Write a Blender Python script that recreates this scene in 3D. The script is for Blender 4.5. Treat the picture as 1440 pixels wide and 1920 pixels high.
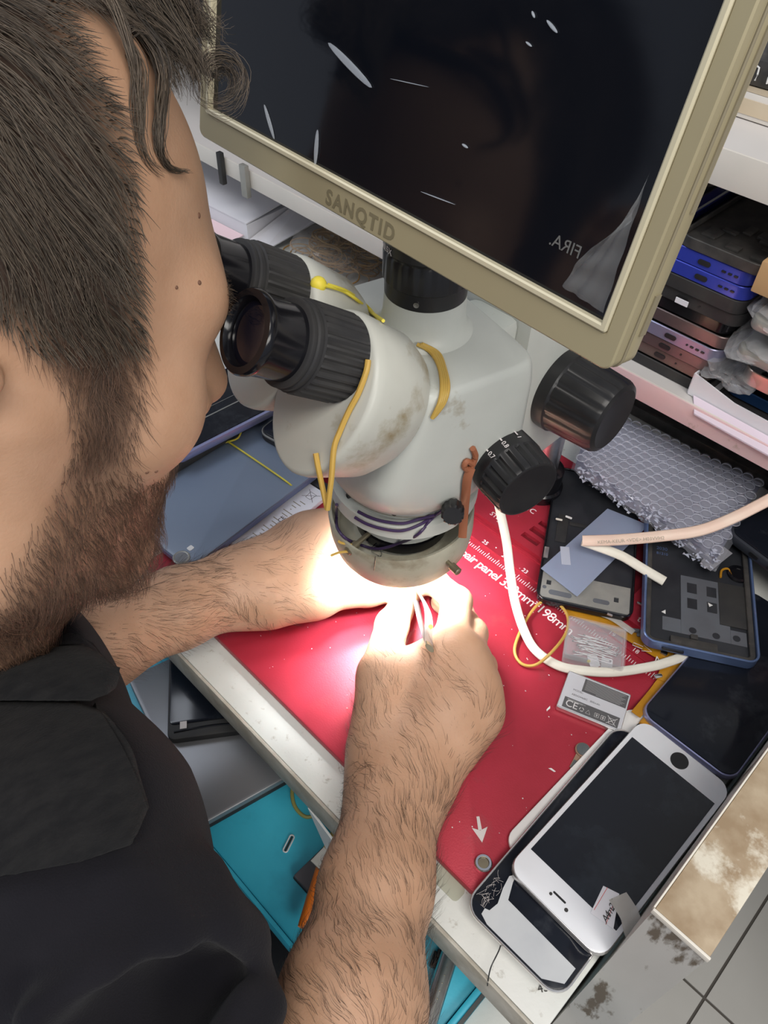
import bpy, bmesh, math, random
import numpy as np
from mathutils import Vector, Matrix, Euler
from mathutils.bvhtree import BVHTree
random.seed(7)
SC = bpy.context.scene
for o in list(bpy.data.objects):
    bpy.data.objects.remove(o)
COL = SC.collection
TZ = 0.78            # height of the red repair mat's top above the floor
PI = math.pi
# ---------------------------------------------------------------- camera
FPX = 1483.0
CX = (.70571818, .53224802, -.46762581)
CY = (.7079444, -.50379263, .49498253)
CU = (.02786704, -.68037125, -.73233762)
CAMH = 0.475
cam_d = bpy.data.cameras.new('camera')
cam = bpy.data.objects.new('camera', cam_d)
COL.objects.link(cam)
cam_d.sensor_fit = 'VERTICAL'
cam_d.sensor_height = 36.0
cam_d.lens = FPX * 36.0 / 1920.0
cam_d.clip_start = 0.01
# columns: camera right, up, back in world coordinates
cam.matrix_world = Matrix(((CX[0], -CX[1], -CX[2], 0), (CY[0], -CY[1], -CY[2], 0),
                           (CU[0], -CU[1], -CU[2], TZ + CAMH), (0, 0, 0, 1)))
SC.camera = cam
SC.view_settings.view_transform = 'Standard'
SC.view_settings.look = 'None'
SC.view_settings.gamma = 1.0
SC.view_settings.use_curve_mapping = False
SC.view_settings.exposure = -0.10
# ---------------------------------------------------------------- light
wld = bpy.data.worlds.new('room_light')
SC.world = wld
wld.use_nodes = True
wld.node_tree.nodes['Background'].inputs[0].default_value = (.80, .86, 1.0, 1)
wld.node_tree.nodes['Background'].inputs[1].default_value = .42

def area(name, loc, target, sx, sy, power, colour):
    l = bpy.data.lights.new(name, 'AREA')
    l.shape = 'RECTANGLE'; l.size = sx; l.size_y = sy
    l.energy = power; l.color = colour
    o = bpy.data.objects.new(name, l); COL.objects.link(o)
    o.location = loc
    d = Vector(target) - Vector(loc)
    o.rotation_euler = d.to_track_quat('-Z', 'Y').to_euler()
    return o
area('ceiling_lamp', (.55, -.35, TZ + 1.75), (-.2, .2, TZ), 1.3, .5, 25, (1.0, .95, .88))
area('face_fill', (1.45, -.25, TZ+.95), (-.25, .1, TZ+.25), .9, .5, 13, (1.0, .96, .90))  # added fill light that lifts the side of the face
area('far_lamp', (-1.3, -.4, TZ + 1.7), (-.3, .3, TZ), 1.2, .4, 11, (.86, .91, 1.0))

# ---------------------------------------------------------------- helpers
def V(x, y, h=0.0):
    return Vector((x, y, TZ + h))

def at(px, py, h):
    """point at height h above the mat that the photograph shows at (px, py)"""
    a, b = px - 720.0, py - 960.0
    r = [CX[0]*a + CX[1]*b + CX[2]*FPX, CY[0]*a + CY[1]*b + CY[2]*FPX, CU[0]*a + CU[1]*b + CU[2]*FPX]
    t = (h - CAMH) / r[2]
    return Vector((r[0]*t, r[1]*t, TZ + h))

def aty(px, py, y):
    a, b = px - 720.0, py - 960.0
    r = [CX[0]*a + CX[1]*b + CX[2]*FPX, CY[0]*a + CY[1]*b + CY[2]*FPX, CU[0]*a + CU[1]*b + CU[2]*FPX]
    t = y / r[1]
    return Vector((r[0]*t, y, TZ + CAMH + r[2]*t))

def thing(name, label, cat, loc=(0, 0, 0), rotz=0.0, group=None, rot=None):
    o = bpy.data.objects.new(name, None)
    o.empty_display_size = .02
    COL.objects.link(o)
    o.location = loc
    o.rotation_euler = rot if rot is not None else (0, 0, rotz)
    o['label'] = label; o['category'] = cat
    if group: o['group'] = group
    return o

def tag(o, label, cat, group=None, kind=None):
    o['label'] = label; o['category'] = cat
    if group: o['group'] = group
    if kind: o['kind'] = kind
    return o

def obj(name, bm, mat, parent=None, loc=None, rotz=0.0, smooth=True, angle=35, mods=None, label=None):
    me = bpy.data.meshes.new(name)
    if isinstance(bm, tuple):
        me.from_pydata(bm[0], [], bm[1]); me.update()
    else:
        bmesh.ops.recalc_face_normals(bm, faces=bm.faces)
        bm.to_mesh(me); bm.free()
    o = bpy.data.objects.new(name, me)
    COL.objects.link(o)
    mats = mat if isinstance(mat, (list, tuple)) else [mat]
    for m in mats: me.materials.append(m)
    if smooth:
        me.polygons.foreach_set('use_smooth', [True]*len(me.polygons))
        if angle: me.set_sharp_from_angle(angle=math.radians(angle))
    if parent: o.parent = parent
    if loc is not None: o.location = loc
    if rotz: o.rotation_euler = (0, 0, rotz)
    if label: o['label'] = label
    return o

def struct(name, bm, mat, **k):
    o = obj(name, bm, mat, **k); o['kind'] = 'structure'
    return o

def B(): return bmesh.new()

def box(bm, x0, x1, y0, y1, z0, z1, bev=0.0, M=None):
    r = bmesh.ops.create_cube(bm, size=1.0)
    vs = r['verts']
    bmesh.ops.scale(bm, vec=(x1-x0, y1-y0, z1-z0), verts=vs)
    bmesh.ops.translate(bm, vec=((x0+x1)/2, (y0+y1)/2, (z0+z1)/2), verts=vs)
    if bev > 0:
        es = list({e for v in vs for e in v.link_edges})
        rb = bmesh.ops.bevel(bm, geom=es, offset=bev, segments=2, profile=.6, affect='EDGES')
        vs = list({v for f in rb['faces'] for v in f.verts} | {v for v in vs if v.is_valid})
    if M is not None:
        bmesh.ops.transform(bm, matrix=M, verts=vs)
    return bm

def rr_outline(w, l, r, cx=0, cy=0, n=6):
    pts = []
    r = max(min(r, w/2-1e-5, l/2-1e-5), 1e-5)
    for qx, qy, a0 in ((1, 1, 0), (-1, 1, 90), (-1, -1, 180), (1, -1, 270)):
        for k in range(n+1):
            a = math.radians(a0 + 90.0*k/n)
            pts.append((cx + qx*(w/2-r) + r*math.cos(a), cy + qy*(l/2-r) + r*math.sin(a)))
    return pts

def loft(bm, rings, cap0=True, cap1=True, closed=True):
    vr = [[bm.verts.new(p) for p in ring] for ring in rings]
    n = len(rings[0])
    for a, b in zip(vr[:-1], vr[1:]):
        for i in range(n if closed else n-1):
            j = (i+1) % n
            try: bm.faces.new((a[i], a[j], b[j], b[i]))
            except ValueError: pass
    if cap0: bm.faces.new(list(reversed(vr[0])))
    if cap1: bm.faces.new(vr[-1])
    return vr

def rr(bm, w, l, r, z0, z1, bev=0.0, cx=0, cy=0, n=6):
    """rounded rectangular slab"""
    def ring(ins, z): return [(x, y, z) for x, y in rr_outline(w-2*ins, l-2*ins, max(r-ins, 1e-4), cx, cy, n)]
    if bev <= 0: loft(bm, [ring(0, z0), ring(0, z1)])
    else:
        b = min(bev, (z1-z0)*.49)
        loft(bm, [ring(b, z0), ring(b*.3, z0+b*.3), ring(0, z0+b), ring(0, z1-b), ring(b*.3, z1-b*.3), ring(b, z1)])
    return bm

def rim(bm, w, l, r, t, z0, z1, cx=0, cy=0, n=6):
    """rounded rectangular frame with wall thickness t"""
    def ring(ins, z): return [(x, y, z) for x, y in rr_outline(w-2*ins, l-2*ins, max(r-ins, 2e-4), cx, cy, n)]
    b = min(.0006, t*.3)
    rs = [ring(b, z0), ring(0, z0+b), ring(0, z1-b), ring(b, z1), ring(t-b, z1), ring(t, z1-b), ring(t, z0+b), ring(t-b, z0), ring(b, z0)]
    loft(bm, rs, False, False)
    bmesh.ops.remove_doubles(bm, verts=bm.verts, dist=1e-7)
    return bm

def poly(bm, pts, z0, z1):
    """prism of a polygon given as (x, y)"""
    a = sum(p[0]*q[1]-q[0]*p[1] for p, q in zip(pts, pts[1:]+pts[:1]))
    if a < 0: pts = pts[::-1]
    loft(bm, [[(x, y, z0) for x, y in pts], [(x, y, z1) for x, y in pts]])
    return bm

def axis_frame(p, d, up=(0, 0, 1)):
    z = Vector(d).normalized()
    x = Vector(up).cross(z)
    if x.length < 1e-4: x = Vector((1, 0, 0)).cross(z)
    x.normalize(); y = z.cross(x)
    return Matrix(((x.x, y.x, z.x, p[0]), (x.y, y.y, z.y, p[1]), (x.z, y.z, z.z, p[2]), (0, 0, 0, 1)))

def lathe(bm, prof, seg=48, M=None, knurl=None, cap0=True, cap1=True):
    """prof: (r, z) list along the axis; knurl = (i0, i1, count, depth) ribs on rings i0..i1"""
    rings = []
    for i, (r, z) in enumerate(prof):
        ring = []
        for k in range(seg):
            a = 2*PI*k/seg; q = r
            if knurl and knurl[0] <= i <= knurl[1]:
                ph = (a*knurl[2]/(2*PI)) % 1.0
                q = r - (knurl[3] if ph < .28 else 0.0)
            ring.append((q*math.cos(a), q*math.sin(a), z))
        rings.append(ring)
    n0 = len(bm.verts)
    vr = loft(bm, rings, cap0, cap1)
    if M is not None:
        bmesh.ops.transform(bm, matrix=M, verts=[v for r_ in vr for v in r_])
    return bm

def spline(pts, n=8, closed=False):
    P_ = [Vector(p) for p in pts]; out = []
    m = len(P_)
    rng = m if closed else m-1
    for i in range(rng):
        if closed: p0, p1, p2, p3 = P_[(i-1) % m], P_[i], P_[(i+1) % m], P_[(i+2) % m]
        else: p0, p1, p2, p3 = P_[max(i-1, 0)], P_[i], P_[i+1], P_[min(i+2, m-1)]
        for k in range(n):
            t = k/n
            out.append(.5*((2*p1)+(p2-p0)*t+(2*p0-5*p1+4*p2-p3)*t*t+(3*p1-p0-3*p2+p3)*t**3))
    if not closed: out.append(P_[-1].copy())
    return out

def tube(bm, pts, r, seg=8, closed=False, n=8, w=None, up=(0, 0, 1)):
    """swept tube along a spline; r may be a list per control point; w = half width of a flat band (r its half thickness)"""
    path = spline(pts, n, closed)
    rings = []
    L = len(path)
    for i, p in enumerate(path):
        a = path[(i-1) % L] if (closed or i > 0) else path[i]
        b = path[(i+1) % L] if (closed or i < L-1) else path[i]
        d = (b-a)
        if d.length < 1e-9: d = Vector((0, 0, 1))
        d.normalize()
        s = Vector(up).cross(d)
        if s.length < 1e-3: s = Vector((1, 0, 0)).cross(d)
        s.normalize(); u = d.cross(s)
        q = r
        if isinstance(r, (list, tuple)):
            f = i/max(L-1, 1)*(len(r)-1); j = min(int(f), len(r)-2); q = r[j]+(r[j+1]-r[j])*(f-j)
        ww = w if w is not None else q
        rings.append([p + s*(ww*math.cos(2*PI*k/seg)) + u*(q*math.sin(2*PI*k/seg)) for k in range(seg)])
    if closed: rings.append(rings[0])
    loft(bm, rings, not closed, not closed)
    if closed: bmesh.ops.remove_doubles(bm, verts=bm.verts, dist=1e-7)
    return bm

def ball(bm, c, r, seg=10, sc=(1, 1, 1), M=None):
    rs = bmesh.ops.create_uvsphere(bm, u_segments=seg, v_segments=max(4, seg//2+1), radius=r)
    bmesh.ops.scale(bm, vec=sc, verts=rs['verts'])
    bmesh.ops.translate(bm, vec=c, verts=rs['verts'])
    if M is not None: bmesh.ops.transform(bm, matrix=M, verts=rs['verts'])
    return bm

def holes_plate(bm, x0, x1, y0, y1, holes, z0, z1):
    """plate with rectangular through holes (hx0, hx1, hy0, hy1)"""
    xs = sorted({x0, x1, *[h[0] for h in holes], *[h[1] for h in holes]})
    ys = sorted({y0, y1, *[h[2] for h in holes], *[h[3] for h in holes]})
    def solid(i, j):
        if i < 0 or j < 0 or i >= len(xs)-1 or j >= len(ys)-1: return False
        cx, cy = (xs[i]+xs[i+1])/2, (ys[j]+ys[j+1])/2
        return not any(h[0] < cx < h[1] and h[2] < cy < h[3] for h in holes)
    vd = {}
    def v(x, y, z):
        k = (round(x, 6), round(y, 6), round(z, 6))
        if k not in vd: vd[k] = bm.verts.new((x, y, z))
        return vd[k]
    for i in range(len(xs)-1):
        for j in range(len(ys)-1):
            if not solid(i, j): continue
            a, b, c, d = xs[i], xs[i+1], ys[j], ys[j+1]
            bm.faces.new((v(a, c, z1), v(b, c, z1), v(b, d, z1), v(a, d, z1)))
            bm.faces.new((v(a, c, z0), v(a, d, z0), v(b, d, z0), v(b, c, z0)))
            if not solid(i-1, j): bm.faces.new((v(a, c, z0), v(a, c, z1), v(a, d, z1), v(a, d, z0)))
            if not solid(i+1, j): bm.faces.new((v(b, c, z0), v(b, d, z0), v(b, d, z1), v(b, c, z1)))
            if not solid(i, j-1): bm.faces.new((v(a, c, z0), v(b, c, z0), v(b, c, z1), v(a, c, z1)))
            if not solid(i, j+1): bm.faces.new((v(a, d, z0), v(a, d, z1), v(b, d, z1), v(b, d, z0)))
    return bm

def letters(name, s, size, M, mat, parent=None, depth=.00012, font_shear=0.0, spacing=1.0, align='LEFT', bold=0.0):
    cu = bpy.data.curves.new(name, 'FONT')
    cu.body = s; cu.size = size; cu.extrude = depth; cu.shear = font_shear
    cu.space_character = spacing; cu.offset = bold; cu.align_x = align
    cu.resolution_u = 3
    t = bpy.data.objects.new(name, cu); COL.objects.link(t)
    dg = bpy.context.evaluated_depsgraph_get()
    me = bpy.data.meshes.new_from_object(t.evaluated_get(dg))
    bpy.data.objects.remove(t); bpy.data.curves.remove(cu)
    me.transform(M); me.name = name
    o = bpy.data.objects.new(name, me); COL.objects.link(o)
    me.materials.clear(); me.materials.append(mat)
    if parent: o.parent = parent
    return o

def T(x, y, z, rz=0.0, rx=0.0, ry=0.0):
    return Matrix.Translation((x, y, z)) @ Euler((rx, ry, rz)).to_matrix().to_4x4()

# ---------------------------------------------------------------- materials
def mat(name, c, rough=.5, metal=0.0, var=None, vscale=30.0, bump=0.0, bscale=200.0, spec=.5, trans=0.0, alpha=1.0,
        emit=None, estr=0.0, ior=1.45, coat=0.0, sss=0.0, stain=None, sscale=14.0, slo=.52, shi=.66, rvar=0.0, stretch=None, sheen=0.0):
    """principled material; var = second colour mixed by noise, stain = (colour) in blotches"""
    m = bpy.data.materials.new(name); m.use_nodes = True
    nt = m.node_tree; N = nt.nodes; Lk = nt.links
    b = N['Principled BSDF']
    def setv(k, v):
        if k in b.inputs: b.inputs[k].default_value = v
    c4 = (*c, 1) if len(c) == 3 else c
    setv('Base Color', c4); setv('Roughness', rough); setv('Metallic', metal); setv('Specular IOR Level', spec)
    setv('Transmission Weight', trans); setv('Alpha', alpha); setv('IOR', ior); setv('Coat Weight', coat); setv('Coat Roughness', .05)
    if sheen: setv('Sheen Weight', sheen); setv('Sheen Roughness', .6)
    if sss:
        setv('Subsurface Weight', sss); setv('Subsurface Radius', (1.0, .35, .2)); setv('Subsurface Scale', .004)
    if emit: setv('Emission Color', (*emit, 1)); setv('Emission Strength', estr)
    tc = N.new('ShaderNodeTexCoord'); src = tc.outputs['Object']
    if stretch:
        mp = N.new('ShaderNodeMapping'); mp.inputs['Scale'].default_value = stretch
        Lk.new(src, mp.inputs['Vector']); src = mp.outputs['Vector']
    def noise(scale, det=4.0, ro=.55):
        n = N.new('ShaderNodeTexNoise'); n.inputs['Scale'].default_value = scale
        n.inputs['Detail'].default_value = det; n.inputs['Roughness'].default_value = ro
        Lk.new(src, n.inputs['Vector']); return n
    col = None
    if var:
        n = noise(vscale); r = N.new('ShaderNodeMapRange')
        r.inputs['From Min'].default_value = .35; r.inputs['From Max'].default_value = .65
        Lk.new(n.outputs['Fac'], r.inputs['Value'])
        mx = N.new('ShaderNodeMix'); mx.data_type = 'RGBA'
        mx.inputs[6].default_value = c4; mx.inputs[7].default_value = (*var, 1)
        Lk.new(r.outputs[0], mx.inputs[0]); col = mx.outputs[2]
    if stain:
        n = noise(sscale, 6.0, .65); r = N.new('ShaderNodeMapRange')
        r.inputs['From Min'].default_value = slo; r.inputs['From Max'].default_value = shi
        Lk.new(n.outputs['Fac'], r.inputs['Value'])
        mx = N.new('ShaderNodeMix'); mx.data_type = 'RGBA'
        mx.inputs[7].default_value = (*stain, 1)
        if col: Lk.new(col, mx.inputs[6])
        else: mx.inputs[6].default_value = c4
        Lk.new(r.outputs[0], mx.inputs[0]); col = mx.outputs[2]
    if col: Lk.new(col, b.inputs['Base Color'])
    if rvar:
        n = noise(vscale*1.7); ma = N.new('ShaderNodeMath'); ma.operation = 'MULTIPLY_ADD'
        ma.inputs[1].default_value = rvar; ma.inputs[2].default_value = rough-rvar*.5
        Lk.new(n.outputs['Fac'], ma.inputs[0]); Lk.new(ma.outputs[0], b.inputs['Roughness'])
    if bump:
        n = noise(bscale, 5.0); bp = N.new('ShaderNodeBump'); bp.inputs['Strength'].default_value = bump
        bp.inputs['Distance'].default_value = .002
        Lk.new(n.outputs['Fac'], bp.inputs['Height']); Lk.new(bp.outputs[0], b.inputs['Normal'])
    return m

M_ = {}
M_['red'] = mat('red_anodised', (.44, .030, .055), .42, .25, var=(.38, .025, .043), vscale=18, bump=.08, bscale=900, stain=(.30, .05, .06), sscale=26, slo=.60, shi=.8)
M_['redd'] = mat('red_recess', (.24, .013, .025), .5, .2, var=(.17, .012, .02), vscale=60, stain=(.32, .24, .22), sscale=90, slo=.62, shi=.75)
M_['ink'] = mat('white_ink', (.80, .74, .74), .6)
M_['greyink'] = mat('grey_ink', (.62, .58, .57), .5)
M_['bench'] = mat('worn_white_laminate', (.66, .67, .64), .45, var=(.58, .60, .57), vscale=12, stain=(.36, .34, .29), sscale=150, slo=.60, shi=.74, bump=.15, bscale=120)
M_['edge'] = mat('edge_band', (.50, .48, .42), .5, var=(.35, .32, .26), vscale=60, bump=.2, bscale=150)
M_['panelw'] = mat('grey_panel', (.56, .55, .52), .5, stain=(.13, .10, .07), sscale=16, slo=.565, shi=.62, stretch=(2.4, 2.4, .7), var=(.50, .49, .46), vscale=10)
M_['rust'] = mat('stained_panel_top', (.30, .215, .13), .55, var=(.44, .35, .24), vscale=60, stain=(.66, .61, .50), sscale=22, slo=.56, shi=.64, bump=.1, bscale=150)
M_['rimw'] = mat('panel_lip', (.72, .68, .60), .5)
M_['floor'] = mat('floor_tile', (.52, .51, .48), .35, var=(.48, .47, .44), vscale=5)
M_['grout'] = mat('grout', (.10, .09, .08), .9)
M_['wall'] = mat('wall_paint', (.42, .42, .42), .8, var=(.38, .38, .38), vscale=4)
M_['shelf'] = mat('shelf_board', (.62, .59, .57), .5, var=(.57, .55, .53), vscale=8, stain=(.33, .27, .22), sscale=50, slo=.68, shi=.76)
M_['pink'] = mat('mat_glow_edge', (.80, .55, .55), .5, var=(.76, .57, .58), vscale=10, stain=(.40, .28, .20), sscale=28, slo=.66, shi=.72)  # pink light bounced off the red mat, put into the shelf edge colour
M_['shelfedge'] = mat('shelf_edge', (.70, .66, .60), .5, var=(.64, .61, .56), vscale=12, stain=(.30, .25, .20), sscale=60, slo=.66, shi=.74)
M_['tray'] = mat('blue_tray', (.032, .40, .56), .4, var=(.045, .46, .62), vscale=14, bump=.25, bscale=35, stain=(.026, .30, .43), sscale=10, slo=.55, shi=.75)
M_['ivory'] = mat('ivory_enamel', (.55, .57, .53), .38, var=(.50, .52, .48), vscale=16, stain=(.30, .25, .16), sscale=24, slo=.63, shi=.74, bump=.04, bscale=800)
M_['ivoryd'] = mat('ivory_enamel_dirty', (.53, .54, .49), .40, var=(.46, .46, .41), vscale=14, stain=(.25, .20, .11), sscale=22, slo=.57, shi=.72)
M_['ringm'] = mat('ring_light_shell', (.45, .44, .36), .42, var=(.36, .34, .26), vscale=26, stain=(.17, .13, .08), sscale=26, slo=.54, shi=.76)
M_['blk'] = mat('black_plastic', (.012, .012, .014), .36, var=(.02, .02, .021), vscale=40)
M_['blkg'] = mat('black_gloss', (.006, .006, .008), .16)
M_['blkm'] = mat('black_matt', (.022, .022, .024), .6, var=(.035, .034, .033), vscale=50)
M_['blkdust'] = mat('black_dusty', (.03, .03, .03), .5, var=(.07, .065, .06), vscale=70)
M_['lens'] = mat('lens_glass', (.006, .006, .012), .03, spec=.7, coat=.6)
M_['steel'] = mat('steel', (.55, .54, .52), .3, 1.0, var=(.42, .41, .40), vscale=60)
M_['brass'] = mat('dull_brass', (.30, .26, .18), .4, .8)
M_['chrome'] = mat('chrome', (.75, .75, .76), .15, 1.0)
M_['white'] = mat('white_plastic', (.78, .78, .77), .4)
M_['paper'] = mat('white_paper', (.78, .78, .82), .7, var=(.73, .73, .78), vscale=9)
M_['gold'] = mat('champagne_plastic', (.36, .315, .195), .42, .12, var=(.33, .285, .175), vscale=9)
M_['goldl'] = mat('champagne_lip', (.56, .51, .36), .4, .1)
M_['goldd'] = mat('champagne_groove', (.22, .19, .125), .55)
M_['screen'] = mat('screen_glass', (.004, .005, .008), .09, spec=.5, rvar=.06, vscale=6)
M_['filmy'] = mat('screen_film', (.75, .78, .80), .18, alpha=.12)
M_['filme'] = mat('film_bubble', (.70, .76, .84), .12, alpha=.24)
M_['rubber'] = mat('rubber_band_tan', (.52, .33, .07), .5, sss=.1)
M_['rubbery'] = mat('rubber_band_yellow', (.72, .60, .06), .5, sss=.1)
M_['rubberb'] = mat('rubber_band_brown', (.33, .12, .06), .5)
M_['purple'] = mat('purple_wire', (.045, .025, .08), .4)
M_['cable'] = mat('cream_cable', (.78, .76, .68), .45, var=(.72, .69, .60), vscale=30, stain=(.45, .40, .30), sscale=120, slo=.66, shi=.76)
M_['cablep'] = mat('peach_cable', (.76, .60, .50), .45, var=(.72, .53, .44), vscale=40)
M_['printg'] = mat('faint_print', (.30, .26, .20), .6)
# ================================================================= SETTING
bm = B(); box(bm, -2.6, 2.2, -2.0, 1.4, -.02, -.0012)
struct('floor', bm, M_['grout'])
bm = B()
ts, g = .45, .004                                  # tiles follow the bench axes
for i in range(-6, 6):
    for j in range(-5, 4):
        x0, y0 = i*ts + .16, j*ts + .07
        if -2.6 < x0 and x0+ts < 2.2 and -2.0 < y0 and y0+ts < 1.4:
            box(bm, x0+g/2, x0+ts-g/2, y0+g/2, y0+ts-g/2, -.0012, .0008)
struct('trim_1', bm, M_['floor'], smooth=False)
bm = B(); box(bm, -2.6, 2.2, .93, .99, -.0012, 2.7)
struct('wall_back', bm, M_['wall'])

# ---- bench (white laminated board on legs)
bench = thing('workbench', 'white laminated workbench with a worn scratched front edge under the red mat', 'workbench', (-.6, .4, 0))
TX0, TX1, TY0, TY1 = -1.25, .0105, .125, .90
bm = B(); box(bm, TX0+.6, TX1+.6, TY0-.4, TY1-.4, TZ-.030, TZ-.007, .0015)
obj('bench_top', bm, M_['bench'], bench)
bm = B(); box(bm, TX0+.6, TX1+.6, TY0-.4-.0025, TY0-.4-.0002, TZ-.033, TZ-.0062, .0008)
obj('edge_strip', bm, M_['edge'], bench)
for x in (TX0+.03, -.04):
    for y in (.55, TY1-.04):
        bm = B(); box(bm, x+.6-.02, x+.6+.02, y-.4-.02, y-.4+.02, 0, TZ-.0302, .002)
        obj('leg', bm, M_['panelw'], bench)
# ---- end panel on the right with the bare stained top
pan = thing('end_panel', 'grey upright end panel with brown stained top edge right of the bench', 'panel', (.026, .55, 0))
bm = B(); box(bm, -.0114, .0160, -.378, -.053, 0, TZ+.0955)
obj('panel_body', bm, M_['panelw'], pan)
bm = B(); box(bm, -.0114, .0160, -.378, -.053, TZ+.0956, TZ+.098, .0008)
obj('panel_top', bm, M_['rust'], pan, label='bare top edge stained brown with cream patches')
bm = B(); box(bm, -.0120, .0166, -.3796, -.3781, TZ+.0945, TZ+.0985, .0005)
box(bm, -.0124, -.0115, -.3780, -.053, TZ+.0950, TZ+.0985, .0003)
obj('lip', bm, M_['rimw'], pan)

# ---- pulled out blue tray under the bench
TRH = -.098
tray = thing('pull_out_tray', 'bright blue tray pulled out under the front of the bench', 'tray', (-.29, .15, TZ+TRH))
bm = B(); box(bm, -.52, .257, -.078, .30, -.012, -.0005, .002)
obj('tray_floor', bm, M_['tray'], tray)
bm = B(); box(bm, -.52, .257, -.0815, -.0785, -.016, .0035, .001)
obj('front_rim', bm, M_['tray'], tray)
bm = B(); box(bm, .2573, .2610, -.0815, .30, -.016, .004, .001)
obj('side_rim', bm, M_['tray'], tray)
bm = B(); box(bm, .2640, .2985, -.045, .32, -.16, -.004, .002)
obj('side_runner', bm, M_['bench'], tray, label='white laminated runner at the tray end')

# ---- shelf unit behind
sh = thing('wall_shelf', 'white two-board shelf unit behind the bench holding phone parts', 'shelf', (-.4, .7, TZ))
bm = B(); box(bm, -.85, .80, -.1985, .20, .0835, .100); obj('lower_board', bm, M_['shelf'], sh)
bm = B(); box(bm, -.85, .80, -.2005, -.1987, .082, .1005, .0004); obj('lower_edge', bm, [M_['shelfedge']], sh)
bm = B(); box(bm, .165, .80, -.2020, -.2006, .0815, .1008, .0004); obj('mat_glow_strip', bm, M_['pink'], sh, label='edge strip painted with pink glow from the red mat, torn in places')
bm = B(); box(bm, -.85, .80, -.1985, .20, .2555, .277); obj('upper_board', bm, M_['shelf'], sh)
bm = B(); box(bm, -.85, .80, -.2005, -.1987, .2550, .2775, .0004); obj('upper_edge', bm, M_['shelfedge'], sh)
bm = B(); box(bm, -.87, -.8505, -.20, .20, -.007, .60); obj('end_board', bm, M_['shelf'], sh)
bm = B(); box(bm, .8005, .82, -.20, .20, -.78, .60); obj('end_board', bm, M_['shelf'], sh)
bm = B(); box(bm, -.87, .82, .201, .215, -.007, .60); obj('back_board', bm, M_['shelf'], sh)

# ================================================================= MAT
MX0, MX1, MY0, MY1 = -.392, -.0575, .1495, .482
mt = thing('repair_mat', 'red metal repair mat with printed measurements under the microscope', 'mat', ((MX0+MX1)/2, (MY0+MY1)/2, TZ))
cx, cy = (MX0+MX1)/2, (MY0+MY1)/2
bm = B(); rr(bm, MX1-MX0, MY1-MY0, .004, -.0068, 0, .0009)
obj('base_plate', bm, M_['red'], mt)
# raised tool compartments behind the work area
def hx(x0, x1, y0, y1): return (x0-cx, x1-cx, y0-cy, y1-cy)
holes = [hx(-.206, -.190, .3995, .4045), hx(-.207, -.191, .3890, .3955), hx(-.208, -.192, .3795, .3850), hx(-.176, -.112, .3790, .4450),
         hx(-.30, -.27, .385, .43), hx(-.345, -.312, .385, .43), hx(-.100, -.066, .385, .44)]
bm = B(); holes_plate(bm, MX0+.002-cx, MX1-.002-cx, .3725-cy, MY1-.002-cy, holes, 0.0002, .0042)
obj('tool_compartments', bm, M_['red'], mt, smooth=False)
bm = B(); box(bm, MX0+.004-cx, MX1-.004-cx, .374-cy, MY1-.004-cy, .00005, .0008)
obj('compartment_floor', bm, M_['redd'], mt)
bm = B(); box(bm, MX0+.002-cx, MX1-.002-cx, .3525-cy, .3535-cy, .0001, .0012); box(bm, MX0+.002-cx, MX1-.002-cx, .3690-cy, .3700-cy, .0001, .0015)
obj('ridge', bm, M_['red'], mt)
bm = B()
for k in range(0, 165):
    x = -.385 + k*.002
    if x > MX1-.004: break
    l = .0050 if k % 5 == 0 else .0030
    box(bm, x-cx-.00022, x-cx+.00022, .3450-cy, .3450-cy+l, .0000, .00018)
o = obj('ruler_ticks', bm, M_['ink'], mt, smooth=False); o['kind'] = 'stuff'
for k in range(3, 17):
    letters('ruler_number', str(33-k if k > 10 else 33-k), .0052, T(-.385+k*.02-cx-.002, .3545-cy, .0001), M_['ink'], mt)
letters('lettering', 'Repair panel 330mm*198mm', .0114, T(-.2425-cx, .3325-cy, .0001), M_['ink'], mt, spacing=.872)
letters('lettering', 'tool m', .0085, T(-.098-cx, .376-cy, .00425), M_['greyink'], mt)
letters('lettering', 'IC', .0075, T(-.222-cx, .405-cy, .00425), M_['ink'], mt)
letters('lettering', 'STEEL', .006, T(-.240-cx, .379-cy, .00425), M_['ink'], mt)
bm = B(); rr(bm, .010, .014, .001, .0042, .0044, 0, -.2365-cx, .3935-cy)
obj('blue_mark', bm, mat('blue_ink', (.03, .06, .55), .5), mt)
# printed arrow and metal socket at the right front corner
bm = B()
a0, a1 = at(896, 1531, 0), at(904, 1580, 0)
ax_, ay_ = a0.x-cx, a0.y-cy; dx, dy = (a1.x-a0.x), (a1.y-a0.y); ln = math.hypot(dx, dy); dx, dy = dx/ln, dy/ln; nx, ny = -dy, dx
def ap(s, t): return (ax_+dx*s+nx*t, ay_+dy*s+ny*t)
poly(bm, [ap(0, .0009), ap(ln*.52, .0011), ap(ln*.52, -.0011), ap(0, -.0009)], .00005, .0002)
poly(bm, [ap(ln*.42, .0048), ap(ln*.54, 0), ap(ln, 0)], .00005, .0002)
poly(bm, [ap(ln*.54, 0), ap(ln*.42, -.0048), ap(ln, 0)], .00005, .0002)
obj('printed_arrow', bm, M_['greyink'], mt, smooth=False)
c = at(906, 1619, 0)
bm = B(); lathe(bm, [(.0052, .0001), (.0052, .0012), (.0046, .0018), (.0034, .0018), (.0032, .0004)], 32, T(c.x-cx, c.y-cy, 0), cap0=False)
obj('socket', bm, M_['chrome'], mt)
bm = B(); lathe(bm, [(.0032, .0001), (.0031, .0009), (.001, .0010)], 24, T(c.x-cx, c.y-cy, 0), cap0=False)
obj('socket_core', bm, M_['brass'], mt)
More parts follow.
